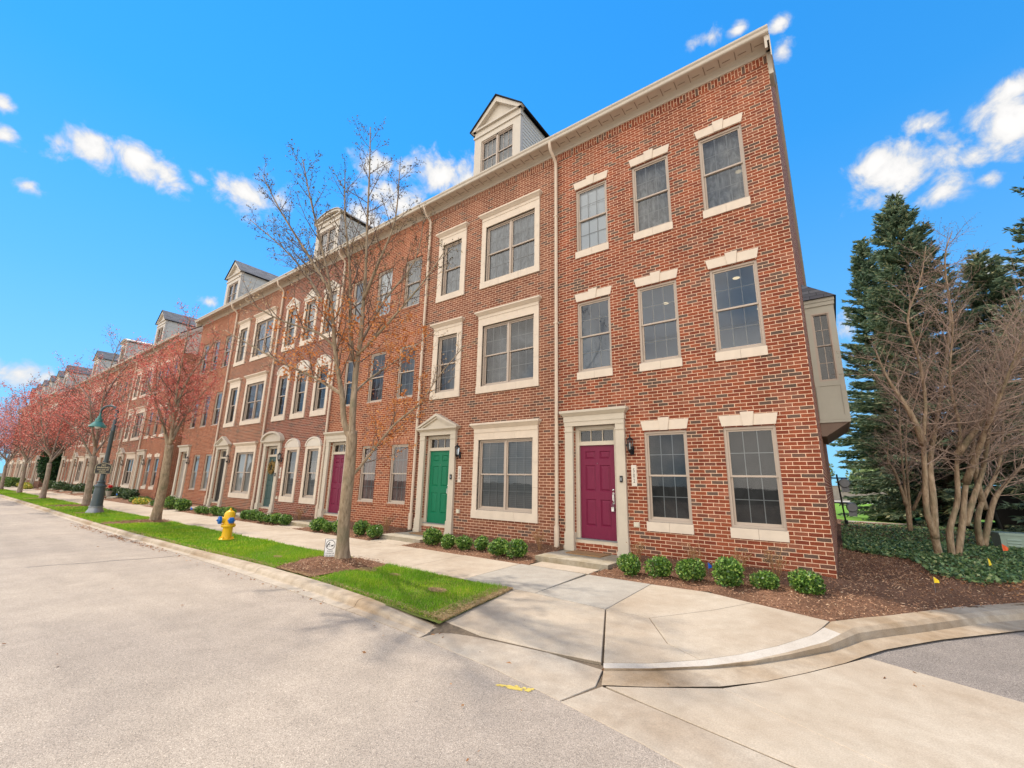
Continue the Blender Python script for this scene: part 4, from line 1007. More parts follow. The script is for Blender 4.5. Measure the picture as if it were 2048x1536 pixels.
def terraces():
    names = [('A', 'brick_red', 'maroon', None, 'red brick end townhouse with keystone windows and a maroon door numbered 502', '502', {1: 'b_dark', (3, 2): 'b_white'}),  # top left window: the white sheet paints a bright cloud's reflection
             ('B', 'brick_tan', 'green', 'gable', 'townhouse with a bright green door under a pointed pediment and wide stone-framed windows', '504', {1: 'b_blind', 2: 'b_slate', 3: 'b_lace'}),
             ('C', 'brick_orange', 'maroon', None, 'townhouse with rose-curtained ground-floor windows and a maroon door behind the nearest tree', None, {1: 'b_rose', 2: 'b_slate', (3, 0): 'b_lace', (3, 1): 'b_white', (3, 2): 'b_lace'}),
             ('D', 'brick_dark', 'teal', 'arch', 'dark brick townhouse with white arched window heads and a wreath on its teal door', '508', {1: 'b_blind', 2: 'b_slate', 3: 'b_lace'}),
             ('B', 'brick_tan', 'black', None, 'tan brick townhouse with a black door and a wide white-blinded window behind the hydrant', None, {1: 'b_cream', 2: 'b_slate', 3: 'b_lace'}),
             ('C', 'brick_orange', 'grey', 'gable', 'townhouse with a grey door at the far end of the nearest terrace, before the gap', None, {1: 'b_cream', 2: 'b_slate', 3: 'b_slate'})]
    g = 'townhouses of the nearest brick terrace'
    hs = []
    for i, ((xr, k), nm) in enumerate(zip(UNITS1, names)):
        w = xr-(UNITS1[i+1][0] if i < 5 else -29.7)
        hs.append(townhouse(xr, 0, k, nm[1], nm[2], nm[4], nm[3], 0 if i < 4 else 1, i == 0, i == 5, nm[5], nm[6], g, w, None, i < 5))
    # rooms behind the upper windows of the end house, with their ceiling lights on
    for z0, z1, nm in ((3.3, 5.95, 'room'), (6.5, 9.15, 'room')):
        m = MB(); x0, x1, y0, y1 = -4.9, -.12, .131, 4.6
        m.face([(x0, y0, z0), (x1, y0, z0), (x1, y1, z0), (x0, y1, z0)]); m.face([(x0, y0, z1), (x0, y1, z1), (x1, y1, z1), (x1, y0, z1)])
        m.face([(x0, y1, z0), (x1, y1, z0), (x1, y1, z1), (x0, y1, z1)]); m.face([(x0, y0, z0), (x0, y1, z0), (x0, y1, z1), (x0, y0, z1)]); m.face([(x1, y1, z0), (x1, y0, z0), (x1, y0, z1), (x1, y1, z1)])
        if z0 > 6:                                        # a net curtain across the two right-hand windows
            n = 60; pts = [(-3.15+2.75*k/n, .22+.02*math.sin(k*1.9)) for k in range(n+1)]
            c = MB()
            for a, b in zip(pts, pts[1:]): c.face([(a[0], a[1], 6.95), (b[0], b[1], 6.95), (b[0], b[1], 8.8), (a[0], a[1], 8.8)])
            c.build('curtain', M['net'], hs[0])
        m.build('room', M[nm], hs[0])
    l = MB()
    for x, y, z in ((-2.9, 1.9, 5.943), (-1.15, 1.35, 5.943), (-.95, 3.6, 5.943), (-.95, 2.1, 9.143)):
        l.lathe([(0, z), (.075, z)], 16, (x, y, 0))
    l.build('ceiling_light', M['glow'], hs[0])
    for x, y, z in ((-2.9, 1.9, 5.93), (-1.05, 2.4, 5.93), (-.95, 2.1, 9.13)):    # the lit fixtures seen through the windows
        a = D.lights.new('ceiling_lamp', 'AREA'); a.shape = 'DISK'; a.size = .15; a.energy = 4.5; a.color = (1, .86, .68)
        q = D.objects.new('ceiling_lamp', a); COL.objects.link(q); q.location = (x, y, z)
    # oriel bay on the end wall
    o = MB(); yf, yb, xo, zb, zt = 3.85, 6.3, .60, 2.86, 5.98
    o.box(.004, xo, yf, yb, zb, zb+.06); o.box(.004, xo-.01, yf+.01, yb-.01, zb+.06, 3.75); o.box(.004, xo, yf-.002, yb, 3.75, 3.87)
    for a, b in ((.004, .11), (.49, xo)): o.box(a, b, yf, yf+.1, 3.87, 5.62)
    o.box(.004, xo, yf, yf+.1, 5.62, 5.80); o.box(.004, xo+.02, yf-.03, yb, 5.80, 5.90); o.box(.004, xo+.035, yf-.05, yb, 5.90, 5.985)
    for a, b in ((yf+.1, yf+.3), (yb-.3, yb)): o.box(xo-.1, xo, a, b, 3.87, 5.80)
    o.box(.004, .03, yf+.1, yb, 3.87, 5.8)
    for x0, x1, z0, z1 in ((.02, .1, zb+.06, 3.75), (xo-.09, xo+.004, zb+.06, 3.75)): o.box(x0, x1, yf-.004, yf+.01, z0, z1)
    o.box(.1, xo-.09, yf-.004, yf+.01, zb+.062, zb+.17)
    bay = o.build('oriel_bay', M['bay_paint'], hs[0])
    f = MB(); f.frame(.11, .49, 3.87, 5.62, .03, yf+.0, yf+.08); f.frame(.14, .46, 3.9, 4.78, .022, yf+.045, yf+.07); f.frame(.14, .46, 4.76, 5.59, .022, yf+.02, yf+.0449)
    for z in (4.33, 5.18): f.box(.16, .44, yf+.05, yf+.056, z-.006, z+.006)
    f.box(.296, .308, yf+.05, yf+.0565, 3.9, 5.6)
    f.frame(xo-.09, xo-.088, 4, 5, .001, yf+.3, yb-.3)
    f.build('bay_window', M['vinyl'], bay)
    gl = MB(); gl.face([(.14, yf+.06, 3.9), (.46, yf+.06, 3.9), (.46, yf+.06, 5.6), (.14, yf+.06, 5.6)]); gl.face([(xo-.05, yf+.3, 3.87), (xo-.05, yb-.3, 3.87), (xo-.05, yb-.3, 5.8), (xo-.05, yf+.3, 5.8)]); gl.build('glass', M['glass'], bay)
    bk = MB(); bk.face([(.01, yf+.45, 3.8), (xo-.06, yf+.45, 3.8), (xo-.06, yf+.45, 5.8), (.01, yf+.45, 5.8)]); bk.build('dark_room', M['b_dark'], bay)
    bs = MB(); bs.prism([(.004, zb), (.004, zb-.32), (.1, zb-.32), (xo-.03, zb)][::-1], yf+.03, yb-.03); bs.build('bay_bracket', M['bracket'], bay)
    rf = MB(); A = [(.0, yf-.1, 5.987), (xo+.08, yf-.1, 5.987), (xo+.08, yb+.1, 5.987), (.0, yb+.1, 5.987)]; T = [(.0, yf+.35, 6.62), (.0, yb-.35, 6.62)]
    rf.face([A[0], A[1], T[0]], [(0, 0), (.7, 0), (.0, .8)]); rf.face([A[1], A[2], T[1], T[0]], [(0, 0), (2.6, 0), (2.2, .9), (.4, .9)]); rf.face([A[2], A[3], T[1]]); rf.face(A[::-1]); rf.build('bay_roof', M['shingle'], bay)
    # cornice return on the end wall
    k = MB(); k.box(.081, .10, -.34, .06, 9.75, 10.26); k.box(.003, .081, -.022, .35, 9.62, 10.26); k.build('cornice_return', M['trim_light'], hs[0])
    # second terrace
    spec = [('brick_orange', 'grey', None, 'first house beyond the gap, shaded side wall, grey door beside keystone windows'),
            ('brick_tan', 'black', 'gable', 'second house beyond the gap, pointed door pediment and a gable dormer'),
            ('brick_red', 'maroon', None, 'third house beyond the gap, plain flat-headed windows, seen past the lamp post sign'),
            ('brick_orange', 'grey', 'arch', 'fourth house beyond the gap, under a pale barrel-roofed dormer'),
            ('brick_tan', 'black', None, 'fifth house beyond the gap, pointed door pediment left of the whitewashed tree trunk'),
            ('brick_red', 'grey', 'gable', 'last house of the second terrace, its flat door cap next to the tall dark yew')]
    for i, ((xr, k), s) in enumerate(zip(UNITS2, spec)):
        townhouse(xr, Y2, k, s[0], s[1], s[3], s[2], 1 if i < 3 else 2, i == 0, i == 5, None, None, 'townhouses of the second brick terrace', W)
    h2 = [o for o in D.objects if o.get('label') == spec[0][3]][0]
    s = MB(); z = 9.2
    while z < 10.5:
        s.face([(.034, .3, z), (.034, 2.6, z), (.02, 2.6, z+.1), (.02, .3, z+.1)]); s.face([(.02, .3, z), (.02, 2.6, z), (.034, 2.6, z), (.034, .3, z)]); z += .1
    s.box(.0, .04, .0, .3, 9.15, 10.25)
    s.build('wall_siding', M['siding'], h2)
    spec3 = ['brick house with a pale pediment just beyond the dark yew', 'second house beyond the dark yew, over the long low hedge', 'third house beyond the dark yew, under a gable dormer',
             'fourth house beyond the dark yew, mostly behind red tree crowns', 'fifth house beyond the dark yew, at the left picture edge', 'farthest brick house, its roof at the left picture edge']
    for i, ((xr, k), s) in enumerate(zip(UNITS3, spec3)):
        townhouse(xr, Y3, k, ['brick_tan', 'brick_orange', 'brick_red'][i % 3], 'grey', s, 'gable', 2, i == 0, i == 5, None, None, 'townhouses of the farthest brick terrace', W)
# ------------------------------------------------------------------ plants
def catmull(pts, n=4):
    P = [Vector(p) for p in pts]; out = []
    for i in range(len(P)-1):
        a, b, c, d = P[max(i-1, 0)], P[i], P[i+1], P[min(i+2, len(P)-1)]
        for k in range(n):
            t = k/n; out.append(.5*((2*b)+(c-a)*t+(2*a-5*b+4*c-d)*t*t+(3*b-a-3*c+d)*t**3))
    out.append(P[-1]); return out

class Tree:
    """wood is grown limb by limb into tubes; the ends of the twigs are kept for buds and leaves"""
    def __init__(s, seed, up=.25, twig_r=.0035, dens=1.):
        s.dens = dens; s.rng = random.Random(seed); s.big = MB(); s.small = MB(); s.tips = []; s.up = up; s.twig_r = twig_r
    def limb(s, pts, r0, r1, n=9, small=False, flare=0):
        P = catmull(pts, 4); L = len(P)-1
        rad = [r0+(r1-r0)*(i/L)**.8 for i in range(L+1)]
        if flare:
            for i in range(min(5, L)): rad[i] *= 1+flare*(1-i/5)**2
        else:
            rng = s.rng
            rad = [r*(1+rng.uniform(-.06, .06)) for r in rad]
        (s.small if small else s.big).tube(P, rad, n); return P, rad
    def sprout(s, P, rad, level, f0, spacing, length, spread=(35, 65), levels=3, leadtip=True, k=1.):
        """side shoots along a limb, getting shorter towards its end"""
        rng = s.rng; d = 0.; tot = sum((P[i+1]-P[i]).length for i in range(len(P)-1)); nxt = tot*f0; az = rng.uniform(0, 6.28)
        for i in range(len(P)-1):
            seg = (P[i+1]-P[i]).length
            while nxt <= d+seg and nxt < tot*.985:
                t = (nxt-d)/seg if seg else 0; p = P[i].lerp(P[i+1], t); r = rad[i]; dirv = (P[i+1]-P[i]).normalized()
                az += 2.4+rng.uniform(-.5, .5); o = dirv.orthogonal().normalized(); o = Matrix.Rotation(az, 3, dirv) @ o
                a = R(rng.uniform(*spread)); v = (dirv*math.cos(a)+o*math.sin(a)).normalized()
                frac = nxt/tot; Ln = length*(1.05-.62*frac)*rng.uniform(.6, 1.15)
                s.grow(p, v, Ln, min(r*.5, .004+Ln*.008), level, levels)
                nxt += spacing*rng.uniform(.6, 1.4)
            d += seg
        if leadtip: s.tips.append((P[-1], (P[-1]-P[-2]).normalized(), level))
    def grow(s, p, v, L, r, level, levels):
        rng = s.rng; n = 4 if level < levels else 3; pts = [p]; q = p.copy(); u = v.copy()
        for i in range(n):
            u = (u+Vector((rng.uniform(-.16, .16), rng.uniform(-.16, .16), rng.uniform(-.1, .16)+s.up*.3))).normalized(); q = q+u*(L/n); pts.append(q.copy())
        small = level >= levels-1
        rr = [max(s.twig_r*.55, r*(1-.8*i/n)) for i in range(n+1)]
        (s.small if small else s.big).tube(pts, rr, 3 if level >= levels else (4 if small else 6), cap=False)
        if level >= levels:
            s.tips += [(pts[-1], u, level), (pts[-2], u, level)] + ([(pts[1], u, level)] if n > 2 else []); return
        s.sprout(pts, rr, level+1, .15, (L*.13+.02)/s.dens, L*.5, (30, 62), levels)
    def clusters(s, n, spread, size, sel=None, aspect=.45, seed=1):
        """small leaf faces scattered round the twig ends"""
        rng = np.random.default_rng(seed); T = [t for t in s.tips if sel is None or sel(t[0])]
        if not T: return None
        P = np.array([t[0][:] for t in T]); P = np.repeat(P, n, 0)+rng.normal(size=(len(T)*n, 3))*spread
        d = rand_dirs(len(P), rng); w = perp(d, rng); L = rng.uniform(.55, 1.3, len(P))[:, None]*size
        return quads_at(P, d*L, w*L*aspect)

def finish_tree(name, T, base, label, bark, twig, crowns, group=None):
    """the tree's Empty stands at its foot; trunk and limbs, twigs, crown are its parts"""
    root = empty(name, base, label, 'tree', group)
    inv = Vector(base)
    def sh(o): o.parent = root; o.matrix_parent_inverse = Matrix.Translation(-inv); return o
    sh(T.big.build('trunk', bark, None, 'all', False))
    if T.small.v: sh(T.small.build('twigs', twig, None, 'all', False))
    for nm, VF, mat in crowns:
        if VF is not None: sh(npmesh(nm, VF[0], VF[1], mat))
    return root

def near_tree():
    T = Tree(11, .3, .0036, 1.35)
    tr = [(-7.83, -3.57, -.26), (-7.78, -3.64, .14), (-7.68, -3.73, .72), (-7.56, -3.8, 1.29), (-7.45, -3.88, 1.86), (-7.39, -3.94, 2.23)]
    T.limb(tr, .126, .10, 14, flare=.42)
    limbs = [('L', [(-7.41, -3.94, 2.08), (-7.5, -4.06, 2.39), (-7.47, -4.18, 2.87), (-7.39, -4.4, 3.4), (-7.34, -4.55, 3.85), (-7.26, -4.68, 4.29), (-7.2, -4.89, 4.99), (-7.2, -5.16, 5.7), (-7.27, -5.45, 6.57), (-7.29, -5.64, 7.17)], .068, .008),
             ('R', [(-7.39, -3.94, 2.15), (-7.32, -4.02, 2.68), (-7.27, -4.07, 3.46), (-7.18, -4.1, 4.05), (-7.11, -4.16, 4.63), (-7.02, -4.25, 5.43), (-6.93, -4.38, 6.34), (-6.77, -4.56, 7.43), (-6.65, -4.72, 8.27)], .076, .008),
             ('lowL', [(-7.46, -4.18, 2.91), (-7.86, -4.29, 3.14), (-8.16, -4.42, 3.3), (-8.98, -4.76, 3.69), (-9.66, -5.11, 4.07), (-10.16, -5.45, 4.4)], .042, .009),
             ('L2', [(-7.36, -4.44, 3.72), (-7.42, -4.84, 3.98), (-7.69, -5.45, 4.11), (-7.95, -5.97, 4.37)], .034, .008),
             ('lowR', [(-7.58, -3.8, 1.30), (-7.4, -3.69, 1.53), (-6.88, -3.35, 2.38), (-6.56, -2.99, 2.85), (-6.27, -2.81, 3.4), (-5.8, -2.54, 4.1)], .036, .008),
             ('R2', [(-7.2, -4.12, 3.7), (-6.53, -4.18, 3.98), (-5.98, -4.14, 4.37), (-5.47, -4.04, 4.87), (-5.11, -3.92, 5.41)], .034, .007),
             ('R3', [(-7.28, -4.05, 2.95), (-7.36, -3.71, 3.3), (-7.09, -3.16, 3.87), (-6.56, -2.7, 4.53)], .03, .007),
             ('M', [(-7.3, -4.15, 3.6), (-7.52, -4.16, 4.49), (-7.57, -4.26, 5.58), (-7.61, -4.49, 6.77), (-7.5, -4.67, 7.7)], .05, .008),
             ('M2', [(-7.08, -4.19, 4.82), (-6.41, -4.37, 5.41), (-6.01, -4.4, 6.1), (-5.82, -4.54, 7.11)], .036, .007),
             ('L3', [(-7.22, -4.82, 4.8), (-7.92, -5.07, 5.77), (-8.42, -5.44, 6.66), (-8.73, -5.75, 7.42)], .036, .007),
             ('L4', [(-7.28, -4.64, 4.2), (-8.18, -4.76, 5.32), (-8.82, -5.06, 6.07), (-9.45, -5.58, 6.74)], .034, .007),
             ('R4', [(-7.2, -4.08, 3.95), (-7.21, -3.59, 5.07), (-6.81, -3.19, 6.06), (-6.51, -3.27, 7.15)], .036, .007)]
    for nm, pts, r0, r1 in limbs:
        P, rad = T.limb(pts, r0, r1, 8)
        T.sprout(P, rad, 2, .2 if nm in 'LRM' else .12, .155, 1.35 if len(nm) == 1 else 1.05, (28, 58), 3)
    low = lambda p: p.z < 4.6 and (p.x+7.5)**2+(p.y+4)**2 < 2.4
    mid = lambda p: not low(p) and p.z < 5.0
    top = lambda p: p.z >= 5.0
    r = random.Random(3)
    lo2 = lambda p: low(p) and r.random() < .8
    crowns = [('leaves', T.clusters(4, .035, .031, lo2, .55, 1), M['leaf_orange']), ('leaves', T.clusters(1, .02, .019, mid, .5, 2), M['bud_pale']), ('buds', T.clusters(2, .016, .019, top, .5, 3), M['bud_dark'])]  # high buds coloured dark to look backlit against the sky
    finish_tree('maple_tree', T, (-7.83, -3.6, -.24), 'nearest street maple, bare limbs with small orange leaves and dark buds, by the dog sign', M['bark'], M['twig'], crowns, 'street trees along the verge')

def red_maple(seed, trunk, stems, r0, label, size=1., bloom=.03, nclus=4, bark='bark_grey', levels=3, white=False):
    T = Tree(seed, .2, .0048, 1.25)
    T.limb(trunk, r0, r0*.8, 12, flare=.35)
    for pts in stems:
        L = sum((Vector(b)-Vector(a)).length for a, b in zip(pts, pts[1:]))
        P, rad = T.limb(pts, r0*.45, .008, 7); T.sprout(P, rad, 2, .12, .17*size, 1.65*size, (35, 75), levels)
    zmax = max(t[0].z for t in T.tips)
    red = lambda p: p.z < zmax-1.3*size or (int(abs(p.x*37+p.y*91)*10) % 3 == 0)
    dark = lambda p: not red(p)
    crowns = [('blossoms', T.clusters(nclus, .055*size, bloom, red, .6, seed), M['bloom_red']), ('buds', T.clusters(1, .02, bloom*.8, dark, .6, seed+1), M['bud_dark'])]
    b = trunk[0]
    return finish_tree('red_maple_tree', T, (b[0], b[1], -.24), label, M[bark], M['twig_rose'] if False else M['twig'], crowns, 'street trees along the verge')

def street_trees():
    near_tree()
    t = [(-18.87, -3.58, -.29), (-18.74, -3.6, .14), (-18.58, -3.63, .65), (-18.44, -3.66, 1.05), (-18.36, -3.7, 1.4), (-18.24, -3.74, 1.9), (-18.15, -3.79, 2.32)]
    s = [[(-18.2, -3.77, 2.15), (-18.22, -3.98, 2.82), (-18.06, -4.29, 3.45), (-17.97, -4.66, 4.07), (-17.97, -4.93, 4.9)], [(-18.14, -3.78, 2.32), (-17.97, -3.86, 3.08), (-17.91, -3.93, 3.93), (-17.77, -4.0, 4.97), (-17.48, -4.07, 5.99), (-17.26, -4.17, 6.7)],
         [(-18.06, -3.77, 2.49), (-18.14, -3.6, 3.03), (-18.07, -3.36, 3.73), (-17.82, -3.02, 4.54)], [(-17.91, -3.89, 3.33), (-17.96, -3.73, 4.42), (-17.73, -3.37, 5.57), (-17.41, -3.15, 6.3)], [(-17.99, -3.86, 2.99), (-18.62, -3.99, 4.08), (-19.08, -4.26, 5.19), (-19.45, -4.54, 6.0)],
         [(-18.1, -3.8, 2.6), (-18.8, -3.5, 3.3), (-19.6, -3.3, 4.0), (-20.2, -3.2, 4.7)]]
    red_maple(21, t, s, .15, 'red-flowering maple with a crooked trunk just left of the hydrant', 1.0, .025, 7, 'bark')
    t = [(-29.89, -3.38, -.3), (-29.75, -3.43, .28), (-29.56, -3.5, 1.0), (-29.38, -3.57, 1.73), (-29.27, -3.61, 2.16)]
    s = [[(-29.34, -3.63, 2.02), (-29.53, -3.93, 2.61), (-29.43, -4.26, 3.14), (-29.37, -4.75, 3.67), (-29.43, -5.28, 4.04)], [(-29.27, -3.61, 2.16), (-29.03, -3.72, 3.18), (-28.69, -3.85, 4.5), (-28.32, -3.95, 5.83), (-27.79, -3.97, 7.0), (-27.5, -3.94, 7.9)],
         [(-29.21, -3.61, 2.33), (-29.27, -3.4, 2.77), (-29.12, -3.12, 3.54), (-28.86, -2.8, 4.41)], [(-28.98, -3.75, 3.42), (-29.79, -4.14, 4.93), (-30.96, -4.74, 6.0), (-31.5, -5.1, 6.8)], [(-28.59, -3.88, 4.86), (-28.79, -3.57, 5.96), (-28.47, -3.14, 7.07), (-28.11, -2.85, 7.6)],
         [(-29.2, -3.65, 2.5), (-30.3, -3.4, 3.8), (-31.2, -3.3, 5.0), (-31.8, -3.2, 6.0)], [(-29.2, -3.65, 2.6), (-28.2, -4.2, 3.8), (-27.6, -4.6, 5.2)]]
    red_maple(22, t, s, .15, 'red-flowering maple with a pale lower trunk directly behind the lamp post', 1.25, .032, 3)
    for seed, x, y, lab in ((23, -39.6, -3.65, 'red-flowering maple between the pale-trunked maple and the yew, third red tree along the verge'), (24, -50.5, -3.5, 'fourth red-flowering maple along the verge, beside the low hedge'), (25, -60.5, -3.6, 'fifth red-flowering maple along the verge'), (26, -71, -3.7, 'farthest red-flowering maple, at the left picture edge')):
        r = random.Random(seed); lean = r.uniform(-.2, .3); h = 1.9
        t = [(x, y, -.28), (x+lean*.4, y-.02, .5), (x+lean, y-.05, 1.2), (x+lean*1.2, y-.1, h)]
        s = []
        for k in range(7):
            a = 6.28*k/7+r.uniform(-.3, .3); q = .2 if k == 0 else r.uniform(.7, 1.15); b = t[-1]; H = r.uniform(4.0, 5.4) if k else 6.2
            s.append([(b[0], b[1], b[2]-.1+.1*k), (b[0]+math.cos(a)*q*.7, b[1]+math.sin(a)*q*.7, b[2]+H*.25), (b[0]+math.cos(a)*q*1.7, b[1]+math.sin(a)*q*1.6, b[2]+H*.62), (b[0]+math.cos(a)*q*2.4, b[1]+math.sin(a)*q*2.2, b[2]+H)])
        red_maple(seed, t, s, .135, lab, 1.5, .046, 3)

def leafball(n, rad, size, seed, squash=.95, lumps=5, flat=True):
    rng = np.random.default_rng(seed); d = rand_dirs(n, rng)
    C = rand_dirs(lumps, rng)*np.array(rad)*.36; C[:, 2] *= .7
    k = rng.integers(0, lumps, n); rr = rng.uniform(.35, 1.0, n)**.45
    P = C[k]+d*np.array(rad)*.70*rr[:, None]
    dd = d*.6+rand_dirs(n, rng)*.9; dd /= np.linalg.norm(dd, axis=1, keepdims=True); w = perp(dd, rng)
    L = rng.uniform(.6, 1.3, n)[:, None]*size
    V, F = quads_at(P, dd*L, w*L*.62)
    P2 = V.copy(); P2[:, 2] = np.maximum(P2[:, 2], -rad[2]*squash)
    return P2, F

def shrub(name, loc, rad, n, size, mat, seed, label, group, cat='shrub', stems=True):
    root = empty(name, loc, label, cat, group); V, F = leafball(n, rad, size, seed); V[:, 2] += rad[2]*.86
    npmesh('foliage', V, F, mat, root)
    if stems:
        m = MB(); r = random.Random(seed)
        for k in range(7):
            a = r.uniform(0, 6.28); q = r.uniform(.3, .75); m.tube([(.02*math.cos(a), .02*math.sin(a), -.03), (rad[0]*q*.5*math.cos(a), rad[1]*q*.5*math.sin(a), rad[2]*.6), (rad[0]*q*math.cos(a), rad[1]*q*math.sin(a), rad[2]*1.25)], [.007, .005, .003], 5)
        m.build('stems', M['twig'], root)
    return root

def boxwoods():
    rnd = random.Random(8)
    protos = []
    def put(i, x, y, z, s, label, group, sq=1):
        if i < 4:
            o = shrub('boxwood_shrub', (x, y, z), (.172, .172, .165), 2300, .0165, M['box'], 40+i, label, group)
            o.rotation_euler = (0, 0, rnd.uniform(0, 6)); o.scale = (s, s, s*sq); protos.append(o)
        else:
            s *= rnd.uniform(.86, 1.1); o = copy_thing(protos[rnd.randrange(4)], (x, y, z), rnd.uniform(0, 6.28), s, label, group); o.scale = (s*rnd.uniform(.92, 1.1), s, s*sq*rnd.uniform(.86, 1.08))
    i = 0
    rows = [('in the bed under the windows of house 502', [(-2.88, -1.32, 1.24, 1.02), (-2.41, -1.24, 1.3, 1), (-1.90, -1.17, 1.38, 1), (-1.37, -1.15, 1.42, 1.12), (-.90, -1.02, 1.32, .95), (-.36, -.92, 1.6, 1.0)], -.20, ['first', 'second', 'third', 'fourth', 'fifth', 'last']),
            ('in the bed under the windows of house 504', [(-7.84, -1.2, 1, 1), (-7.24, -1.29, .96, 1), (-6.80, -1.22, 1, 1), (-6.42, -1.08, 1.02, 1), (-5.74, -1.3, 1.05, 1), (-5.28, -1.33, 1.02, .96)], -.20, ['first', 'second', 'third', 'fourth', 'fifth', 'last']),
            ('in the bed by the nearest tree', [(-12.25, -1.5, 1, 1), (-11.8, -1.48, .92, 1), (-11.3, -1.42, 1.05, 1), (-10.55, -1.25, 1, 1), (-9.77, -1.38, 1.02, 1)], -.19, ['first', 'second', 'third', 'fourth', 'last']),
            ('in the bed under the arched windows', [(-17.2, -1.4, .95, 1), (-16.7, -1.38, .98, 1), (-15.9, -1.45, 1.02, 1), (-15.35, -1.42, .98, 1), (-15.0, -1.36, 1, 1), (-14.5, -1.33, 1.02, 1)], -.19, ['first', 'second', 'third', 'fourth', 'fifth', 'last']),
            ('in the bed behind the hydrant', [(-21.1, -1.5, 1, 1), (-20.5, -1.48, 1, 1), (-19.65, -1.5, 1.02, 1), (-19.0, -1.45, 1, 1), (-18.6, -1.4, 1, 1)], -.19, ['first', 'second', 'third', 'fourth', 'last'])]
    for where, pts, z, ords in rows:
        for (x, y, s, q), o in zip(pts, ords):
            put(i, x, y, z, s*(1 if x > -4 else 1.36), f'round green boxwood, {o} from the left {where}', 'round boxwood shrubs in the front beds', q); i += 1
    # looser shrubs, ground cover and flowers farther along
    k = 0
    for x, y, r_, lab in ((-24.7, -1.5, .42, 'wide green shrub left of the farthest near-terrace step, beside the crooked tree'), (-23.9, -1.35, .36, 'green shrub right of the crooked tree by the blue bag'), (-23.2, -1.45, .34, 'yellowish green shrub beside the blue bag')):
        shrub('leafy_shrub', (x, y, -.22), (r_, r_, r_*.85), 1700, .034, M['box'], 70+k, lab, 'leafy shrubs beside the crooked tree'); k += 1
    for j, (x, y, r_) in enumerate(((-34.6, -.55, .55), (-36.3, -.5, .6), (-39.0, -.5, .65), (-40.5, -.45, .5), (-43.2, -.5, .6), (-45.5, -.5, .6), (-48.5, -.5, .65), (-52, -.5, .6), (-56, -.5, .7), (-59.5, -.6, .7))):
        shrub('leafy_shrub', (x, y, -.25), (r_*1.25, r_*.8, r_*.72), 1500, .05, M['shrub_dark'], 80+j, f'dark green shrub, {["first", "second", "third", "fourth", "fifth", "sixth", "seventh", "eighth", "ninth", "tenth"][j]} from the gap along the second terrace', 'dark shrubs along the second terrace', stems=False)
    for j, (x, y, a, b, mt, lab) in enumerate(((-27.2, -1.05, 1.0, .45, 'hedge', 'low leafy ground cover behind the crooked tree'), (-29.6, -1.2, .9, .45, 'yellow_leaf', 'yellow and orange low plants at the gap between the terraces'), (-31.3, -.9, 1.0, .5, 'hedge', 'pale green low plants behind the yellow ones at the gap'), (-61, -1.9, .8, .5, 'yellow_leaf', 'yellow flowering mound in front of the dark yew'), (-66.8, -1.6, 1.0, .6, 'yellow_leaf', 'yellow flowering mound beside the low hedge'))):
        o = shrub('low_plants', (x, y, -.25), (a, b, .22 if j < 3 else .35), 1600, .045, M[mt], 100+j, lab, None, 'plants', False)
    # yew in the gap, hedge beyond
    o = empty('yew_tree', (-66.3, .1, -.3), 'tall dark green yew in the gap at the end of the second terrace', 'tree')
    V, F = leafball(12000, (1.75, 1.5, 2.6), .10, 5, 1, 9); V[:, 2] += 2.5; npmesh('crown', V, F, M['yew'], o)
    m = MB(); m.tube([(0, 0, -.1), (.05, 0, 1.2), (0, .05, 2.6)], [.16, .13, .06], 10); m.build('trunk', M['bark'], o)
    o = empty('clipped_hedge', (-76, -1.9, -.25), 'long low clipped hedge left of the dark yew', 'hedge'); rng = np.random.default_rng(3)
    P = rng.uniform((-7.5, -.55, .0), (7.5, .55, .95), size=(9000, 3)); k = (np.abs(P[:, 1]) > .4) | (P[:, 2] > .75); P = P[k]; d = rand_dirs(len(P), rng); w = perp(d, rng); V, F = quads_at(P, d*.10, w*.07); npmesh('foliage', V, F, M['hedge'], o)
    # dry perennial stems against the wall
    r = random.Random(5)
    for j, (x, y, s, lab) in enumerate(((-3.05, -.42, .8, 'dry brown stems between the maroon door and the first boxwood'), (-2.05, -.35, .9, 'dry brown stems behind the second and third boxwoods of house 502'), (-1.3, -.33, .85, 'dry brown stems behind the fourth boxwood of house 502'), (-.78, -.45, 1.1, 'tallest dry brown stems, left of the last boxwood by the corner'), (-5.25, -.45, 1.0, 'dry orange-brown stems beside the downspout of house 504'), (-10.4, -.5, .9, 'dry brown stems in the bed by the nearest tree'), (-15.2, -.5, .9, 'dry brown stems under the arched windows'))):
        o = empty('dry_perennial', (x, y, float(zfront(np.array(x), np.array(y)))-.01), lab, 'dead plant', 'dry perennials against the walls'); m = MB(); tips = []
        for k in range(26):
            a = r.uniform(0, 6.28); h = r.uniform(.22, .46)*s; q = r.uniform(.05, .24)*s
            p = [(0+.03*math.cos(a), .03*math.sin(a), 0), (q*.4*math.cos(a), q*.4*math.sin(a), h*.55), (q*math.cos(a), q*math.sin(a), h)]; m.tube(p, [.0035, .0028, .0018], 3, cap=False)
            for t in range(3):
                b = r.uniform(0, 6.28); l = r.uniform(.04, .1); c = Vector(p[1]).lerp(Vector(p[2]), r.uniform(.1, 1)); e = c+Vector((math.cos(b)*l, math.sin(b)*l, r.uniform(.0, .07))); m.tube([c, e], [.002, .0014], 3, cap=False); tips.append(e[:])
        for e in tips:
            d = Vector((r.uniform(-1, 1), r.uniform(-1, 1), r.uniform(-1, 1))).normalized(); w = d.orthogonal()*.008; e = Vector(e); d = d*.014; m.face([e, e+d*.9+w, e+d*2, e+d*.9-w])
        m.build('stems', M['dry'], o)

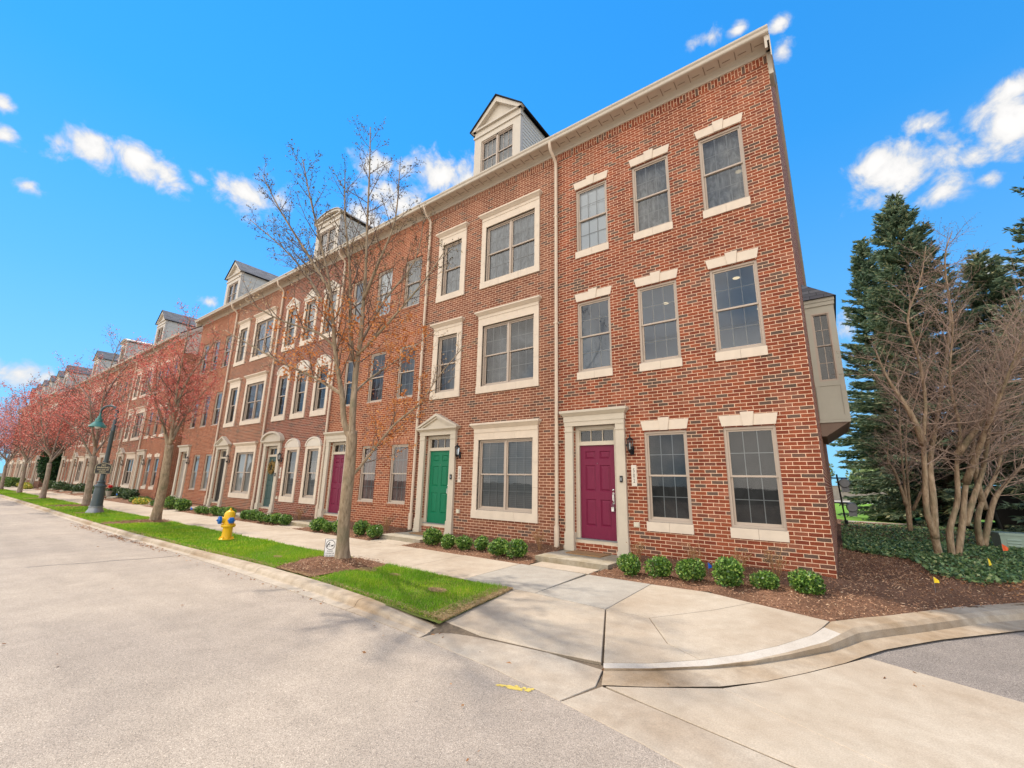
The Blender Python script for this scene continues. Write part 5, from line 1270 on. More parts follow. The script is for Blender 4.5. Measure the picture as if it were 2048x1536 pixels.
def spruce(loc, h, rad, seed, label, dens=1.0, lean=0):
    rng = np.random.default_rng(seed); o = empty('spruce_tree', loc, label, 'tree', 'blue-green spruces behind the bare trees')
    m = MB(); m.tube([(0, 0, -.2), (.05, 0, h*.4), (0, 0, h*.98)], [.26*h/16, .16*h/16, .015], 10)
    VV = []; FF = []; nv = 0; z = .5; br = MB()
    C = []; A = []; B = []
    while z < h-.15:
        f = z/h; Rz = rad*(1-f)**.82*(1-.25*max(0, (.12-f)/.12))+.10
        nb = int(rng.integers(8, 13)*dens) if f < .93 else 5
        for k in range(max(4, nb)):
            a = rng.uniform(0, 6.283); L = Rz*rng.uniform(.55, 1.15); zz = z+rng.uniform(-.3, .3)
            up = (.55*f-.05); droop = .26*(1-f)
            t = np.linspace(0, 1, 6); x = L*t; zc = zz+L*(up*t-droop*t**2*1.2+.16*t**4)
            P = np.stack([np.cos(a)*x, np.sin(a)*x, zc], 1)
            br.tube(P.tolist(), [.022*(1-f)+.006]*5+[.003], 3, cap=False)
            n = int(28*L/.9)+14
            s = rng.uniform(.12, 1, n)**.75; c = np.stack([np.interp(s, t, P[:, i]) for i in range(3)], 1)
            ax = P[-1]-P[0]; ax /= np.linalg.norm(ax); side = np.array([-np.sin(a), np.cos(a), 0])
            sg = rng.choice([-1, 1], n); wdt = (.10+.34*L*(1-s)*.55)*rng.uniform(.5, 1.1, n)
            d = ax*(.75+.3*rng.random(n))[:, None]+side*(sg*rng.uniform(.3, .95, n))[:, None]+np.array([0, 0, 1])*rng.uniform(-.35, .22, n)[:, None]
            d /= np.linalg.norm(d, axis=1, keepdims=True)
            Ln = (.12+wdt*.6)
            for q in range(2):
                C.append(c+d*Ln[:, None]*(.35+.8*q)+rng.normal(size=(n, 3))*.02); dd = d+rng.normal(size=(n, 3))*.28; dd /= np.linalg.norm(dd, axis=1, keepdims=True)
                A.append(dd*(Ln*.62)[:, None]); B.append(perp(dd, rng)*(.024+.02*rng.random(n))[:, None])
        z += rng.uniform(.24, .36)*(1-.35*f)
    V, F = quads_at(np.vstack(C), np.vstack(A), np.vstack(B))
    m.build('trunk', M['bark_spruce'], o, True); br.build('branches', M['bark_spruce'], o, False, False); npmesh('needles', V, F, M['spruce'], o)
    return o

def bare_tree(seed, stems, r0, label, size=1.0, dense=1.0):
    T = Tree(seed, .1, .0036, 2.1)
    for pts in stems:
        P, rad = T.limb(pts, r0*.82, .007, 9)
        T.sprout(P, rad, 2, .30, .085/dense, 1.55*size, (30, 80), 3)
    b = stems[0][0]
    cr = T.clusters(1, .01, .011, lambda p: True, .6, seed)
    return finish_tree('bare_tree', T, (b[0], b[1], -.13), label, M['bark_bush'], M['twig_rose'], [('buds', cr, M['bud_dark'])], 'bare multi-stemmed trees in the ivy')

def right_side():
    A = [[(1.79, 4.71, -.15), (1.75, 4.53, .38), (1.68, 4.33, .91), (1.74, 4.17, 1.65), (1.8, 4.0, 2.39), (1.93, 3.86, 3.24), (1.92, 3.61, 4.09), (1.82, 3.3, 4.94), (2.14, 3.29, 5.79), (2.32, 3.19, 6.5)],
         [(1.76, 4.55, .32), (1.82, 4.38, 1.12), (1.89, 4.47, 1.88), (2.11, 4.66, 2.67), (2.4, 4.68, 3.8), (2.72, 4.66, 5.19), (2.78, 4.32, 6.54), (3.0, 4.32, 7.2)],
         [(1.8, 4.0, 2.3), (1.62, 3.7, 3.0), (1.35, 3.5, 3.7), (1.2, 3.4, 4.4)]]
    bare_tree(31, A, .098, 'bare twiggy tree nearest the brick wall, twin trunks leaning left', 1.0, 1.0)
    B = [[(2.07, 5.25, -.15), (2.09, 5.09, .47), (2.31, 5.07, 1.13), (2.38, 4.9, 1.89), (2.48, 4.52, 2.63), (2.38, 3.9, 3.65), (2.54, 3.57, 4.76), (2.51, 3.12, 5.7)], [(2.16, 5.31, -.15), (2.35, 5.22, .69), (2.47, 5.12, 1.35), (2.71, 5.05, 2.23), (2.94, 5.25, 3.03), (3.4, 5.36, 4.29), (3.95, 5.44, 5.43), (4.33, 5.47, 6.2)],
         [(2.38, 5.27, .58), (2.58, 5.26, 1.13), (2.84, 5.27, 1.79), (2.92, 4.77, 2.42), (3.08, 4.41, 3.23), (3.53, 4.27, 4.01), (4.04, 4.44, 4.73)], [(2.5, 5.1, 1.5), (2.9, 4.4, 2.7), (3.2, 3.8, 3.6), (3.5, 3.3, 4.5)], [(2.4, 4.8, 2.1), (3.1, 4.6, 3.2), (3.7, 4.3, 4.4), (4.1, 4.0, 5.3)]]
    bare_tree(32, B, .092, 'bare twiggy tree right of the wall-side one, three trunks from one foot', 1.1, 1.05)
    C = [[(3.01, 7.91, -.15), (3.01, 7.7, .6), (3.24, 7.69, 1.24), (3.58, 7.76, 1.88), (3.77, 7.69, 2.64), (3.97, 7.48, 3.91), (4.38, 7.31, 5.56)], [(3.04, 7.93, -.15), (3.37, 7.86, .99), (3.63, 7.93, 1.44), (4.06, 8.09, 1.95), (4.53, 8.31, 2.41), (5.31, 8.52, 3.69)], [(3.2, 7.8, .9), (3.1, 7.2, 2.0), (3.4, 6.6, 3.2), (3.9, 6.2, 4.6)]]
    bare_tree(33, C, .10, 'bare tree with thick trunks leaning right, beside the black bin', 1.2, .9)
    Dd = [[(2.03, 12.12, -.16), (2.05, 11.91, .65), (2.08, 11.64, 1.67), (2.12, 11.39, 2.69), (2.25, 11.01, 4.39), (2.34, 10.59, 6.0)], [(2.07, 12.12, -.03), (2.13, 11.92, .82), (2.2, 11.64, 2.01), (2.29, 11.42, 3.03), (2.6, 11.17, 4.74)], [(2.03, 11.85, .82), (1.94, 11.59, 1.5), (1.8, 11.32, 2.09), (1.69, 11.17, 2.34), (1.81, 11.07, 3.02)], [(2.21, 12.03, .65), (2.46, 11.66, 1.26), (2.74, 11.28, 2.0), (3.11, 11.13, 2.56)]]
    bare_tree(34, Dd, .075, 'slender bare tree farthest back, in front of the spruce foot', 1.0, .7)
    spruce((4.2, 18.6, -.17), 16.3, 3.9, 1, 'tallest spruce standing beside the end wall of the houses', 1.1)
    spruce((2.9, 21.5, -.15), 15.6, 2.9, 2, 'slimmer spruce close behind the tallest one, towards the wall', 1.0)
    spruce((8.3, 12.6, -.17), 14.6, 4.7, 3, 'spruce cut by the right picture edge', 1.1)
    spruce((7.0, 20.0, -.17), 13.0, 3.5, 4, 'lower spruce between the tallest one and the one at the picture edge', 1.0)
    # trees beyond the far road
    rng = random.Random(4)
    labs = ['pale green far tree beside the brick corner', 'pale green far tree behind the lawn, second from the brick corner', 'dark green far tree behind the tallest spruce', 'pale far tree between the spruces', 'far tree behind the black bin', 'far tree at the right picture edge']
    for j, (x, y, r_, h, mt) in enumerate(((-3, 56, 3.2, 6, 'pale_leaf'), (4, 58, 3, 5.5, 'pale_leaf'), (9.5, 62, 4, 8, 'shrub_dark'), (16, 60, 3.6, 7, 'pale_leaf'), (23, 58, 3.6, 7, 'shrub_dark'), (31, 57, 4, 8, 'pale_leaf'))):
        o = empty('far_tree', (x, y, .1), labs[j], 'tree', 'trees beyond the far road'); V, F = leafball(3500, (r_, r_, h*.42), .2, 60+j, 1, 8); V[:, 2] += h*.6; npmesh('crown', V, F, M[mt], o)
        m = MB(); m.tube([(0, 0, -.1), (.1, 0, h*.3), (0, 0, h*.7)], [.2, .15, .06], 8); m.build('trunk', M['bark'], o)
    o = empty('garden_wall', (8, 54.5, .1), 'long pale garden wall beyond the lawn', 'wall'); m = MB(); m.box(-40, 40, 0, .25, -.1, 1.5); m.box(-40, 40, -.03, .28, 1.5, 1.6); m.build('masonry', M['walk_grey'], o)
# ------------------------------------------------------------------ street furniture and small things
def hydrant():
    o = empty('fire_hydrant', (-12.2, -3.95, -.235), 'yellow fire hydrant with blue caps on the grass verge', 'hydrant', rz=R(-8))
    m = MB()
    m.lathe([(0, 0), (.165, 0), (.17, .012), (.17, .04), (.155, .052), (.115, .06), (.112, .08), (.108, .30), (.112, .315), (.15, .325), (.158, .335), (.158, .375), (.15, .385), (.122, .392), (.12, .42), (.12, .60), (.116, .64), (.10, .675), (.075, .70), (.045, .715), (.04, .72), (.036, .735), (0, .737)], 28)
    m.build('barrel', M['hydrant'], o, True)
    b = MB()
    for k in range(8):
        a = 6.283*k/8; b.lathe([(0, .0), (.014, .0), (.014, .062), (0, .064)], 6, (.142*math.cos(a), .142*math.sin(a), .03)); b.lathe([(0, .316), (.013, .316), (.013, .398), (0, .4)], 6, (.14*math.cos(a), .14*math.sin(a), 0))
    b.build('bolts', M['hydrant'], o)
    t = MB(); t.lathe([(0, .73), (.024, .73), (.022, .775), (.0, .778)], 5); t.build('operating_nut', M['hydrant'], o)
    for nm, ax, s, r_ in (('nozzle', 'y', -1, .072), ('nozzle', 'x', -1, .056), ('nozzle', 'x', 1, .056)):
        z = .49; k = MB()
        k.lathe([(r_, 0.0), (r_, s*.15), (r_*1.12, s*.152), (r_*1.12, s*.168), (0, s*.169)], 20, (0, 0, z), axis=ax); n = k.build(nm, M['hydrant'], o, True)
        c = MB(); c.lathe([(0, s*.17), (r_*1.22, s*.17), (r_*1.26, s*.185), (r_*1.2, s*.225), (r_*.95, s*.238), (.02, s*.24), (.02, s*.268), (0, s*.27)], 16, (0, 0, z), axis=ax)
        for q in range(6):
            a = 6.283*q/6; y0, z0 = r_*1.2*math.cos(a), z+r_*1.2*math.sin(a); e = .012
            if ax == 'y': c.box(y0-e, y0+e, min(s*.18, s*.225), max(s*.18, s*.225), z0-e, z0+e)
            else: c.box(min(s*.18, s*.225), max(s*.18, s*.225), y0-e, y0+e, z0-e, z0+e)
        c.build('cap', M['blue'], n)
def text(body, size, loc, rot, mat, parent, sx=1, name='lettering', align='CENTER'):
    cu = D.curves.new(name, 'FONT'); cu.body = body; cu.size = size; cu.align_x = align; cu.align_y = 'CENTER'; cu.extrude = .0008
    return text_mesh(name, cu, mat, parent, loc, rot, sx)
def lamp():
    o = empty('street_lamp', (-24.2, -4.12, -.24), 'tall dark street lamp with a green bell shade and a black sign', 'street lamp')
    m = MB(); m.lathe([(0, 0), (.285, 0), (.29, .03), (.28, .06), (.24, .13), (.215, .2), (.215, .24), (.235, .25), (.235, .275), (.21, .285)], 24); m.build('base', M['metal_grey'], o, True)
    m = MB(); m.lathe([(.205, .28), (.195, .35), (.172, .9), (.165, 1.02), (.20, 1.04), (.20, 1.08), (.15, 1.12), (.12, 1.19), (.15, 1.21), (.15, 1.24), (.085, 1.27), (.08, 1.37)], 24); m.build('pedestal', M['post'], o, True)
    m = MB(); m.lathe([(.085, 1.25), (.08, 1.9), (.07, 3.3), (.078, 3.31), (.078, 3.36), (.065, 3.38), (.058, 4.15)], 16); m.build('pole', M['post'], o, True)
    # shepherd's crook towards the road
    u = Vector((-.72, -.69, 0)); P = []
    for k in range(13):
        a = math.pi*k/12; P.append((Vector((0, 0, 4.12))+u*(.31*(1-math.cos(a)))+Vector((0, 0, .26*math.sin(a))))[:])
    e = Vector(P[-1]); P.append((e+Vector((0, 0, -.06)))[:]); m = MB(); m.tube(P, [.05]*5+[.045]*5+[.04]*4, 10); m.build('arm', M['post'], o, True)
    c = (e.x, e.y, e.z-.02); m = MB(); m.lathe([(.035, 0), (.04, -.16), (.07, -.2), (.075, -.27), (.12, -.30), (.125, -.42), (.16, -.44), (.28, -.60), (.295, -.63), (.29, -.64), (.27, -.60), (.13, -.46), (.0, -.45)], 24, c); s = m.build('lamp_shade', M['lamp_green'], o, True)
    m = MB(); m.lathe([(.10, -.62), (.11, -.68), (.09, -.76), (.04, -.80), (0, -.805)], 16, (c[0], c[1], c[2]+.1)); m.build('lamp_globe', M['sign_white'], s, True)
    # sign plate: camelback top, facing along the road towards the camera
    z0 = 1.54; w = .33; n = Vector((.86, -.5, 0)).normalized(); rz = math.atan2(n.y, n.x)+math.pi/2
    g = empty('sign_root', (0, 0, 0)); D.objects.remove(g)
    prof = [(-w, z0), (w, z0), (w, z0+.40), (w-.03, z0+.42), (w-.05, z0+.47), (w-.12, z0+.48)]+[(w-.13-(2*w-.26)*k/8, z0+.49+.06*math.sin(math.pi*k/8)) for k in range(9)]+[(-w+.12, z0+.48), (-w+.05, z0+.47), (-w+.03, z0+.42), (-w, z0+.40)]
    m = MB(); m.prism(prof, -.13, -.115); sp = m.build('sign_plate', M['sign_black'], o); sp.rotation_euler = (0, 0, rz); sp.scale = (.84, 1, .84); sp.location = (0, 0, .26)
    m = MB(); q = [(x*.94, z0+.255+(z-z0-.255)*.93) for x, z in prof]; q2 = [(x*.90, z0+.255+(z-z0-.255)*.89) for x, z in prof]
    for i in range(len(q)):
        j = (i+1) % len(q); m.face([(q[i][0], -.1325, q[i][1]), (q[j][0], -.1325, q[j][1]), (q2[j][0], -.1325, q2[j][1]), (q2[i][0], -.1325, q2[i][1])])
    m.box(-.03, .03, -.115, -.06, z0+.1, z0+.14); m.box(-.03, .03, -.115, -.06, z0+.36, z0+.4); m.build('sign_border', M['gold'], sp)
    for s_, z, sz, sx in (('NO', .415, .10, 1.1), ('PARKING', .30, .115, 1.0), ('THIS SIDE OF', .185, .085, .92), ('STREET', .085, .085, 1.0)):
        text(s_, sz, (0, -.1335, z0+z), (R(90), 0, 0), M['gold'], sp, sx)
def dog_sign():
    o = empty('dog_sign', (-8.05, -3.72, -.24), 'small white dog-waste sign at the foot of the nearest tree', 'sign', rz=R(36))
    m = MB(); m.box(-.115, .115, -.004, .004, .05, .39); p = m.build('sign_plate', M['sign_white'], o)
    m = MB(); m.frame(-.113, .113, .052, .388, .006, -.006, -.0042); m.build('sign_border', M['ink'], p)
    m = MB(); cz = .275; n = 36
    for k in range(n):
        a, b = 6.283*k/n, 6.283*(k+1)/n
        m.face([(.092*math.cos(a), -.0055, cz+.092*math.sin(a)), (.092*math.cos(b), -.0055, cz+.092*math.sin(b)), (.082*math.cos(b), -.0055, cz+.082*math.sin(b)), (.082*math.cos(a), -.0055, cz+.082*math.sin(a))])
    def disc(x, z, r, sx=1): m.face([(x+r*sx*math.cos(6.283*k/12), -.0056, z+r*math.sin(6.283*k/12)) for k in range(12)])
    def bar(x0, z0, x1, z1, w):
        d = Vector((x1-x0, z1-z0)).normalized(); q = Vector((-d.y, d.x))*w
        m.face([(x0-q.x, -.0056, z0-q.y), (x1-q.x, -.0056, z1-q.y), (x1+q.x, -.0056, z1+q.y), (x0+q.x, -.0056, z0+q.y)])
    disc(-.022, .318, .011); bar(-.028, .303, -.056, .272, .011); bar(-.056, .275, -.05, .235, .006); bar(-.058, .275, -.072, .235, .006); bar(-.03, .298, -.015, .262, .0045)
    disc(.036, .262, .012, 1.9); disc(.062, .275, .009); bar(.02, .26, .018, .238, .004); bar(.05, .26, .052, .238, .004); bar(.012, .266, .0, .278, .003); bar(-.02, .245, .0, .245, .004)
    m.build('pictogram', M['ink'], p)
    for s_, z in (('PLEASE', .155), ('CLEAN UP', .115), ('AFTER YOUR DOG', .078)):
        text(s_, .036 if len(s_) < 9 else .024, (0, -.0055, z), (R(90), 0, 0), M['ink'], p, 1)
    m = MB(); 
    for x in (-.07, .07): m.tube([(x, .006, -.08), (x, .006, .1)], .003, 6)
    m.build('stakes', M['metal_grey'], o)
def flags():
    r = random.Random(1)
    for x, y, z, mat, lab, h, rz in ((-1.74, -.72, -.17, 'flag_blue', 'blue utility flag between boxwoods under the windows of house 502', .24, .3), (-5.95, -1.0, -.17, 'flag_blue', 'blue utility flag behind the boxwoods of house 504', .22, 1.0), (1.14, .2, -.12, 'flag_yellow', 'yellow utility flag on the open mulch near the kerb', .22, .5), (2.15, 2.55, -.1, 'flag_yellow', 'yellow utility flag at the edge of the ivy', .30, 1.2), (2.83, 5.0, -.1, 'flag_orange', 'orange utility flag in front of the green utility box', .36, .1), (-22.6, -1.35, -.2, 'flag_blue', 'blue utility bag-like flag beside the step of the grey-doored house', .22, .4), (-35.4, -1.1, -.2, 'flag_blue', 'blue utility flag in the dark shrubs of the second terrace', .4, .4)):
        o = empty('utility_flag', (x, y, z), lab, 'flag', 'marking flags in the planting beds', rz); m = MB(); m.tube([(0, 0, -.05), (.004, 0, h)], .0018, 5); m.build('wire', M['metal_grey'], o)
        m = MB(); n = 6; w, hh = .075, .10
        big = 1.5 if y > 1 or x < -20 else 1
        for i in range(n):
            a, b = i/n, (i+1)/n; f = lambda t: (.025*math.sin(t*4+x)*t*big, -.035*t*big)
            k0, k1 = 1-.75*a, 1-.75*b; dr = .55*hh*big; m.face([(w*a*big*.8, f(a)[0], h-dr*a*1.1-hh*big*k0*1.0), (w*b*big*.8, f(b)[0], h-dr*b*1.1-hh*big*k1*1.0), (w*b*big*.8, f(b)[0]*.6, h-dr*b), (w*a*big*.8, f(a)[0]*.6, h-dr*a)])
        m.build('flag_sheet', M[mat], o, True)
def small_things():
    for x, lab in ((-4.14, 'brown coir doormat before the maroon door numbered 502'), (-9.02, 'brown coir doormat before the green door')):
        o = empty('doormat', (x-.02, -.28, -.104), lab, 'doormat', rz=R(-2)); m = MB(); m.box(-.40, .40, -.25, .22, 0, .018); q = m.build('pile', M['mat'], o); b = q.modifiers.new('b', 'BEVEL'); b.width = .006
        m = MB()
        for k in range(38): xx = -.395+.79*k/37; m.tube([(xx, .22, .012), (xx, .228, .006)], .004, 4)
        m.build('fringe', M['mat'], o)
    # key safe hanging from the handle of 502
    o = empty('key_lockbox', (-3.74, .065, .80), 'small grey realtor key box hanging from the maroon door handle', 'lock box'); m = MB(); m.box(-.03, .03, -.02, .02, -.05, .04); b = m.build('case', M['chrome'], o)
    m = MB(); m.tube([(-.018, 0, .04), (-.018, 0, .10), (0, 0, .12), (.018, 0, .10), (.018, 0, .04)], .005, 6); m.build('shackle', M['metal_grey'], o)
    m = MB(); m.box(-.022, .022, -.0225, -.02, -.03, .0); m.build('key_panel', M['sign_white'], o)
    # wreath on the teal door
    o = empty('door_wreath', (-18.85, .075, 1.72), 'straw coloured wreath hanging on the teal door', 'wreath'); rng = np.random.default_rng(4); n = 900; a = rng.uniform(0, 6.283, n); q = rng.normal(.20, .035, n)
    P = np.stack([np.cos(a)*q, -.035+rng.normal(0, .02, n), np.sin(a)*q], 1); d = rand_dirs(n, rng); V, F = quads_at(P, d*.04, perp(d, rng)*.016); npmesh('dried_sprigs', V, F, M['wreath'], o)
    m = MB(); m.tube([(.2*math.cos(6.283*k/20), -.03, .2*math.sin(6.283*k/20)) for k in range(21)], .022, 6); m.build('ring', M['twig'], o)
    # red bloom in a pot on a step
    o = empty('potted_flower', (-38.1, -.9, -.10), 'red flowers in a pot on a step behind the pale-trunked maple', 'potted plant'); m = MB(); m.lathe([(0, 0), (.12, 0), (.17, .3), (.19, .3), (.19, .34), (0, .33)], 16); m.build('pot', M['walk_grey'], o, True)
    V, F = leafball(260, (.13, .13, .11), .04, 3); V[:, 2] += .62; npmesh('blooms', V, F, M['red_flower'], o); V, F = leafball(200, (.16, .16, .12), .04, 4); V[:, 2] += .4; npmesh('leaves', V, F, M['shrub_dark'], o)
    # green utility pedestal in the ivy
    o = empty('utility_box', (3.86, 8.45, -.15), 'low sage green utility box with louvres in the ivy', 'utility box', rz=R(6)); m = MB(); m.box(-.45, .6, -.25, .3, 0, .38); m.box(-.47, .62, -.27, .32, .38, .44); b = m.build('case', M['pedestal'], o); k = b.modifiers.new('b', 'BEVEL'); k.width = .02; k.segments = 2
    for z in (.12, .19, .26): 
        m = MB(); m.face([(-.34, -.275, z), (-.08, -.275, z), (-.08, -.252, z+.035), (-.34, -.252, z+.035)]); m.face([(-.34, -.252, z), (-.08, -.252, z), (-.08, -.275, z), (-.34, -.275, z)]); m.build('louvre', M['pedestal'], o)
    m = MB(); m.box(.0, .006, -.256, -.25, .02, .37); m.build('door_seam', M['metal_black'], o)
    # black wheeled bin
    o = empty('waste_bin', (5.75, 15.8, -.16), 'large black tapered bin with a pale rim at the right picture edge', 'bin', rz=R(-4)); m = MB()
    lo = [(-.78, -.55), (.78, -.55), (.78, .55), (-.78, .55)]; hi = [(-.98, -.7), (.98, -.7), (.98, .7), (-.98, .7)]; z0, z1 = .1, 1.72
    for i in range(4):
        j = (i+1) % 4; m.face([(*lo[i], z0), (*lo[j], z0), (*hi[j], z1), (*hi[i], z1)])
    m.face([(*p, z0) for p in lo[::-1]]); m.face([(*p, z1-.05) for p in hi]); m.build('body', M['bin'], o)
    m = MB(); m.frame(-1.02, 1.02, -.74, .74, .06, 1.68, 1.74); rim = m.build('rim', M['metal_grey'], o); rim.rotation_euler = (R(-90), 0, 0); rim.location = (0, 0, 0)
    rim.data.transform(Matrix.Identity(4))
    m = MB()
    for x in (-.6, .6):
        for y in (-.4, .4): m.lathe([(0, -.03), (.1, -.03), (.1, .03), (0, .03)], 12, (x, y, .1), axis='x')
    m.build('wheels', M['metal_black'], o)
    # meters on the end wall
    o = empty('utility_meters', (.0, 13.4, 0), 'two grey utility meters on black pipes at the far end of the end wall', 'meter'); m = MB()
    m.tube([(.30, 0, -.2), (.26, 0, .5), (.2, 0, 1.9)], .03, 8); m.tube([(.0, 0, 1.75), (.55, 0, 1.75)], .028, 8); m.tube([(0, 0, .78), (.6, 0, .78)], .028, 8); m.lathe([(0, 0), (.06, 0), (.06, .14), (0, .14)], 10, (.3, 0, -.02)); m.build('pipes', M['metal_black'], o)
    for x, z in ((.42, 1.55), (.55, .62)):
        m = MB(); m.lathe([(0, -.13), (.16, -.13), (.19, -.08), (.19, .1), (0, .1)], 18, (x, 0, z), axis='y'); m.box(x-.13, x+.13, -.08, .08, z-.34, z-.1); m.build('meter_case', M['metal_grey'], o, True)

# ------------------------------------------------------------------ light, sky, camera
def world_and_camera():
    SUN_EL, SUN_AZ = R(56), R(2.5)              # azimuth: from -X, turned towards +Y
    S = Vector((-math.cos(SUN_EL)*math.cos(SUN_AZ), math.cos(SUN_EL)*math.sin(SUN_AZ), math.sin(SUN_EL)))
    l = D.lights.new('sun', 'SUN'); l.energy = 2.9; l.angle = R(1.2); l.color = (1, .91, .79)
    o = D.objects.new('sun', l); COL.objects.link(o); o.rotation_euler = (-S).to_track_quat('-Z', 'Y').to_euler()
    w = D.worlds.new('World'); SC.world = w; w.use_nodes = True; t = w.node_tree; t.nodes.clear()
    N = lambda k, **a: [setattr(n, x, v) for n in [t.nodes.new(k)] for x, v in a.items()] and t.nodes[-1] or t.nodes[-1]
    def link_(a, b): t.links.new(a, b)
    def mth(op, a, b=None, clamp=False):
        n = t.nodes.new('ShaderNodeMath'); n.operation = op; n.use_clamp = clamp
        for i, v in enumerate((a, b)):
            if v is None: continue
            if isinstance(v, bpy.types.NodeSocket): link_(v, n.inputs[i])
            else: n.inputs[i].default_value = v
        return n.outputs[0]
    sky = t.nodes.new('ShaderNodeTexSky'); sky.sky_type = 'NISHITA'; sky.sun_disc = False; sky.sun_elevation = SUN_EL
    sky.sun_rotation = math.atan2(S.x, S.y); sky.altitude = 200; sky.air_density = 1.0; sky.dust_density = 0; sky.ozone_density = 2.0
    hs = t.nodes.new('ShaderNodeMix'); hs.data_type = 'RGBA'; hs.blend_type = 'MULTIPLY'; hs.inputs[0].default_value = 1; link_(sky.outputs[0], hs.inputs[6]); hs.inputs[7].default_value = (*SKY_MUL, 1)
    b1 = t.nodes.new('ShaderNodeBackground'); link_(hs.outputs[2], b1.inputs[0]); b1.inputs[1].default_value = .12
    tc = t.nodes.new('ShaderNodeTexCoord'); d = tc.outputs['Generated']
    nz = t.nodes.new('ShaderNodeTexNoise'); link_(d, nz.inputs['Vector']); nz.inputs['Scale'].default_value = 21; nz.inputs['Detail'].default_value = 10; nz.inputs['Roughness'].default_value = .6; nz.inputs['Distortion'].default_value = .35
    nz2 = t.nodes.new('ShaderNodeTexNoise'); link_(d, nz2.inputs['Vector']); nz2.inputs['Scale'].default_value = 55; nz2.inputs['Detail'].default_value = 4
    acc = None
    for x, y, z, a, b in CLOUDS:
        sub = t.nodes.new('ShaderNodeVectorMath'); sub.operation = 'SUBTRACT'; link_(d, sub.inputs[0]); sub.inputs[1].default_value = (x, y, z)
        # across / up axes of the puff on the sky dome
        c = Vector((x, y, z)); h = c.cross(Vector((0, 0, 1))).normalized(); v = h.cross(c).normalized()
        vals = []
        for ax, s in ((h, a), (v, b)):
            dt = t.nodes.new('ShaderNodeVectorMath'); dt.operation = 'DOT_PRODUCT'; link_(sub.outputs[0], dt.inputs[0]); dt.inputs[1].default_value = tuple(ax/s); vals.append(mth('POWER', mth('ABSOLUTE', dt.outputs['Value']), 2))
        # nothing on the opposite side of the dome
        dd = t.nodes.new('ShaderNodeVectorMath'); dd.operation = 'DOT_PRODUCT'; link_(d, dd.inputs[0]); dd.inputs[1].default_value = tuple(c); front = mth('MULTIPLY', mth('LESS_THAN', dd.outputs['Value'], 0), 9)
        q = mth('SUBTRACT', 1.0 if a > .036 else .8, mth('ADD', mth('POWER', mth('ADD', vals[0], vals[1]), .5), front))
        acc = q if acc is None else mth('MAXIMUM', acc, q)
    def rng_(val, a, b, c_, e, smooth=True):
        n = t.nodes.new('ShaderNodeMapRange'); n.interpolation_type = 'SMOOTHSTEP' if smooth else 'LINEAR'; link_(val, n.inputs[0])
        for i, v in enumerate((a, b, c_, e)): n.inputs[i+1].default_value = v
        return n.outputs[0]
    wob = mth('ADD', mth('MULTIPLY', mth('SUBTRACT', nz.outputs['Fac'], .5), 2.9), mth('MULTIPLY', mth('SUBTRACT', nz2.outputs['Fac'], .5), .55))
    dens = mth('ADD', mth('ADD', acc, wob), .0)
    mask = rng_(dens, -.12, .85, 0, 1)
    # thin veil low over the horizon, and an unseen bright cloud added behind the viewer to light the facades
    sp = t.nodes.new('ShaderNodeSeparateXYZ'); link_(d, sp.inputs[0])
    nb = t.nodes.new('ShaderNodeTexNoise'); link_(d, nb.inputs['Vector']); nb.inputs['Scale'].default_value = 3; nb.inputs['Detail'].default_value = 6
    fill_bank = mth('MULTIPLY', rng_(sp.outputs[1], -.12, -.45, 0, 1), rng_(nb.outputs['Fac'], .28, .5, 0, 1))
    mask = mth('MAXIMUM', mask, mth('MULTIPLY', fill_bank, .95))
    veil = mth('MULTIPLY', rng_(sp.outputs[2], 1.5, .10, 0, 1, False), VEIL)
    shade = rng_(dens, .1, 1.25, .74, 1.0)
    cc = t.nodes.new('ShaderNodeMix'); cc.data_type = 'RGBA'; link_(shade, cc.inputs[0]); cc.inputs[6].default_value = (.78, .88, 1, 1); cc.inputs[7].default_value = (1, .985, .97, 1)
    b2 = t.nodes.new('ShaderNodeBackground'); c3 = t.nodes.new('ShaderNodeMix'); c3.data_type = 'RGBA'; link_(fill_bank, c3.inputs[0]); link_(cc.outputs[2], c3.inputs[6]); c3.inputs[7].default_value = (1, .93, .84, 1); link_(c3.outputs[2], b2.inputs[0]); b2.inputs[1].default_value = CLOUD
    link_(mth('ADD', mth('MULTIPLY', shade, CLOUD), mth('MULTIPLY', fill_bank, FILL_BANK)), b2.inputs[1])
    b3 = t.nodes.new('ShaderNodeBackground'); b3.inputs[1].default_value = .545
    gr = t.nodes.new('ShaderNodeValToRGB'); link_(sp.outputs[2], gr.inputs[0])
    while len(gr.color_ramp.elements) < 4: gr.color_ramp.elements.new(.5)
    for e_, (p_, c_) in zip(gr.color_ramp.elements, ((.08, (.33, .65, 1)), (.33, (.175, .52, 1)), (.6, (.06, .42, 1)), (.85, (.035, .385, 1)))): e_.position = p_; e_.color = (*c_, 1)
    link_(gr.outputs[0], b3.inputs[0])
    m1 = t.nodes.new('ShaderNodeMixShader'); link_(veil, m1.inputs[0]); link_(b1.outputs[0], m1.inputs[1]); link_(b3.outputs[0], m1.inputs[2])
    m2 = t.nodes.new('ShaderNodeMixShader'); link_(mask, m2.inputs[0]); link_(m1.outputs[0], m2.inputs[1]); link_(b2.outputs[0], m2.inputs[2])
    out = t.nodes.new('ShaderNodeOutputWorld'); link_(m2.outputs[0], out.inputs[0])
    cam = D.cameras.new('camera'); cam.sensor_width = 36; cam.lens = 867.386/2048*36; cam.clip_end = 3000; cam.clip_start = .05
    o = D.objects.new('camera', cam); COL.objects.link(o)
